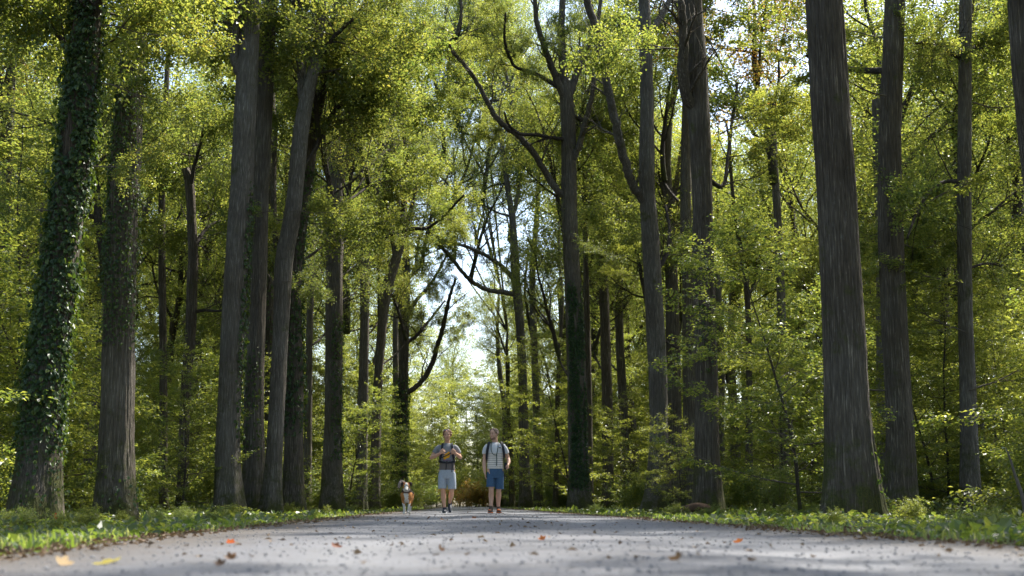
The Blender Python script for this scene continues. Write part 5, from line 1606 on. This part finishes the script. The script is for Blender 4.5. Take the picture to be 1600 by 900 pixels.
# backpack 2
bq = thing('backpack', 'black backpack worn by the man in the striped shirt, straps over both shoulders', 'backpack', base2)
A = Acc(); loft(A, hloft([(.01, .22, 1.0, .13, .07), (.01, .235, 1.10, .155, .10), (.01, .24, 1.28, .160, .115), (.01, .23, 1.44, .145, .10), (.01, .20, 1.52, .10, .07)], 3), pw=3.2); part('pack_body', A, bq, [M_PACK])
for s in (-1, 1):
    x0 = .01
    A = Acc(); ribbon(A, [(x0 + s * .125, .12, 1.49), (x0 + s * .135, .03, 1.545), (x0 + s * .145, -.07, 1.515), (x0 + s * .165, -.120, 1.42), (x0 + s * .185, -.115, 1.30), (x0 + s * .196, -.05, 1.18), (x0 + s * .19, .04, 1.10)], .055, .012,
                      [(0, .6, .8), (s * .3, .1, 1), (s * .3, -.7, .8), (s * .4, -1, .2), (s * .6, -1, 0), (s * .9, -.5, 0), (s, 0, 0)])
    part('shoulder_strap', A, bq, [M_STRAP])
A = Acc(); loft(A, hloft([(.245, .02, .94, .03, .05), (.245, .02, 1.0, .04, .06), (.242, .02, 1.09, .035, .055)], 3), pw=3); part('side_pocket', A, bq, [M_PACK])
A = Acc(); ribbon(A, [(.25, -.03, .98), (.255, -.035, .92), (.25, -.03, .86)], .018, .004, [(0, -1, 0)] * 3, 3); part('strap_end', A, bq, [M_STRAP])
# cord around the neck
A = Acc()
limb_(A, [(.06, .05, 1.555), (.075, -.04, 1.53), (.07, -.118, 1.45), (.055, -.142, 1.35), (.035, -.148, 1.25)], [.0075] * 5, 8, True, 5)
limb_(A, [(-.055, .05, 1.555), (-.078, -.04, 1.53), (-.085, -.118, 1.45), (-.085, -.143, 1.36), (-.06, -.148, 1.29), (-.02, -.150, 1.255), (.035, -.150, 1.25)], [.0075] * 7, 8, True, 5)
limb_(A, [(.055, .06, 1.556), (0, .09, 1.56), (-.05, .06, 1.556)], [.0075] * 3, 8, True, 5)
limb_(A, [(.035, -.152, 1.255), (.038, -.150, 1.14), (.032, -.146, 1.02)], [.0095, .009, .008], 8, True, 5)
cd = part('dog_leash', A, None, [M_CORD]); cd.location = base2
tag(cd, 'dark green cord leash hanging around the neck of the man in the striped shirt', 'leash')

for o in (p2, bq, cd): o.scale = (.945,) * 3
# ---- the dog
Yd_ = 24.0
b3 = at(635, HOR, Yd_); base3 = Vector((b3.x, Yd_, rz(b3.x, Yd_) + .006))
dg_ = thing('dog', 'brown, black and white dog with a raised plumed tail trotting towards the camera', 'dog', base3)
A = Acc()


def yl(acc, rings, n=20):
    V = []; m = len(rings)
    for cx, cy_, cz, rx, rz_ in rings:
        for i in range(n):
            a = i * 2 * PI / n
            V.append((cx + rx * math.cos(a), cy_, cz + rz_ * math.sin(a)))
    V.append(rings[0][:3]); V.append(rings[-1][:3]); T = []
    for q in range(m - 1):
        for i in range(n):
            a, b = q * n + i, q * n + (i + 1) % n
            T += [[a, b + n, b], [a, a + n, b + n]]
    for i in range(n):
        T += [[i, (i + 1) % n, m * n], [(m - 1) * n + (i + 1) % n, (m - 1) * n + i, m * n + 1]]
    acc.add(np.array(V, float), np.array(T), 0, True)


yl(A, hloft([(0, -.10, .345, .045, .065), (0, -.06, .345, .085, .105), (0, .02, .345, .105, .135), (0, .14, .350, .100, .130), (0, .28, .365, .088, .105), (0, .40, .380, .082, .092), (0, .50, .385, .085, .095), (0, .56, .375, .055, .07)], 3))
limb_(A, [(0, .02, .40), (0, -.06, .46), (.004, -.12, .505)], [.095, .080, .064], 16)
# head: skull, cheeks, muzzle, nose
HD = len(A.V)
ell(A, (.004, -.15, .530), (.066, .075, .058), 18); limb_(A, [(.004, -.17, .515), (.004, -.24, .492), (.004, -.285, .478)], [.046, .034, .026], 14)
ell(A, (-.033, -.165, .505), (.030, .045, .032)); ell(A, (.041, -.165, .505), (.030, .045, .032))
limb_(A, [(.004, -.18, .478), (.004, -.265, .462)], [.026, .016], 10)
for s in (-1, 1):   # folded ears
    limb_(A, [(.004 + s * .050, -.125, .572), (.004 + s * .078, -.140, .575), (.004 + s * .088, -.160, .545), (.004 + s * .084, -.168, .515)], [.020, .024, .019, .009], 10)
xf(A, HD, about((0, -.12, .50), .22, 0, 0))
# front legs
limb_(A, [(-.062, .02, .36), (-.062, .05, .27), (-.050, .01, .18), (-.042, -.01, .10), (-.040, -.015, .03)], [.055, .036, .025, .019, .021], 12)
limb_(A, [(-.040, -.010, .024), (-.040, -.050, .018)], [.025, .021], 10)
limb_(A, [(.062, .02, .36), (.062, .06, .27), (.052, -.02, .185), (.042, -.03, .12), (.034, .0, .065)], [.055, .036, .025, .019, .020], 12)
limb_(A, [(.034, .0, .062), (.032, -.030, .045)], [.024, .019], 10)
for s, dy in ((-1, .05), (1, -.06)):
    limb_(A, [(s * .055, .48, .37), (s * .066, .42 + dy, .26), (s * .060, .53 + dy, .16), (s * .052, .50 + dy, .05)], [.072, .048, .022, .020], 12)
    limb_(A, [(s * .052, .495 + dy, .024), (s * .052, .455 + dy, .018)], [.024, .020], 10)
dm = melt(A, 'body', [], .0055, 3)
co = np.empty(len(dm.vertices) * 3); dm.vertices.foreach_get('co', co); co = co.reshape(-1, 3)
x, y, z = co.T
nzv = fbm(x * 25, y * 25, z * 25, 2)
tan, blk, wht = np.array([.46, .20, .06]), np.array([.035, .022, .016]), np.array([.62, .58, .52])
colr = np.tile(tan, (len(co), 1))
bodyb = (y > .05) & (z > .36 + .1 * nzv); colr[bodyb] = blk
nk = (z > .40) & (y > -.12) & (np.abs(x) > .055); colr[nk] = blk
colr[(z < .20 + .05 * nzv) & (y < .2)] = wht; colr[(z < .16 + .04 * nzv)] = wht
colr[(y < .06) & (np.abs(x) < .042 + .05 * nzv) & (z < .46)] = wht
colr[(y > .05) & (z < .26) & (z > .2) & (np.abs(x) < .07)] = wht
hd = (y < -.105) & (z > .43)
colr[hd] = tan
colr[hd & (z > .545 + .03 * nzv) & (np.abs(x - .004) > .03)] = np.array([.20, .07, .03])
colr[hd & (np.abs(x - .004) > .062)] = blk
colr[hd & (np.abs(x - .004) < .013 + np.clip(-(y + .17), 0, .1) * .25)] = wht
colr[hd & (y < -.215)] = wht
colr[hd & (z < .47) & (y > -.215)] = wht
ca = dm.color_attributes.new('fur', 'FLOAT_COLOR', 'POINT')
ca.data.foreach_set('color', np.column_stack([colr * (1 + .5 * nzv[:, None]), np.ones(len(co))]).astype(np.float32).ravel())
m, nt, out = new_mat('fur'); at_ = N(nt, 'ShaderNodeAttribute', attribute_name='fur')
tc = N(nt, 'ShaderNodeTexCoord'); fn = noise(nt, 130, 4, .7, mapping(nt, tc.outputs['Object'], (1, 1, .35)))
principled(nt, out, mixc(nt, .35, at_.outputs['Color'], mixc(nt, 1.0, at_.outputs['Color'], fn, 'MULTIPLY')), .75, .25, bump(nt, fn, .8, .006))
dm.materials.append(m)
part('body', dm, dg_)
MD = about((0, -.12, .50), .22, 0, 0)
A = Acc(); ell(A, (.004, -.312, .482), (.015, .011, .012), 12); xf(A, 0, MD); part('nose', A, dg_, [simple('dog_nose', (.012, .012, .016), .3, .6)])
A = Acc()
for s in (-1, 1): ell(A, (.004 + s * .028, -.213, .527), (.009, .007, .008), 10)
xf(A, 0, MD); part('eyes', A, dg_, [M_EYE])
A = Acc(); rr_ = np.random.default_rng(3)
tp = catmull(np.array([(0, .54, .42), (-.04, .60, .49), (-.08, .58, .56), (-.115, .52, .59), (-.15, .46, .56), (-.165, .43, .50)]), 6)
for i, q in enumerate(tp):
    f = i / len(tp)
    for k in range(5): ell(A, q + rr_.normal(0, .010, 3), (.014 + .020 * math.sin(PI * f),) * 3, 8)
me = melt(A, 'tail', [simple('tail_fur', (.24, .19, .16), .85, .2, 60, .5, .006)], .007, 1); part('tail', me, dg_, label='plumed grey-white tail curled over the back')
A = Acc(); an2 = np.linspace(0, 2 * PI, 20)
ribbon(A, [(.082 * math.cos(a), -.075 + .055 * math.sin(a), .432 + .035 * math.sin(a)) for a in an2], .022, .008, [(math.cos(a), math.sin(a), 0) for a in an2], 2)
part('collar', A, dg_, [simple('collar', (.06, .035, .03), .6)])
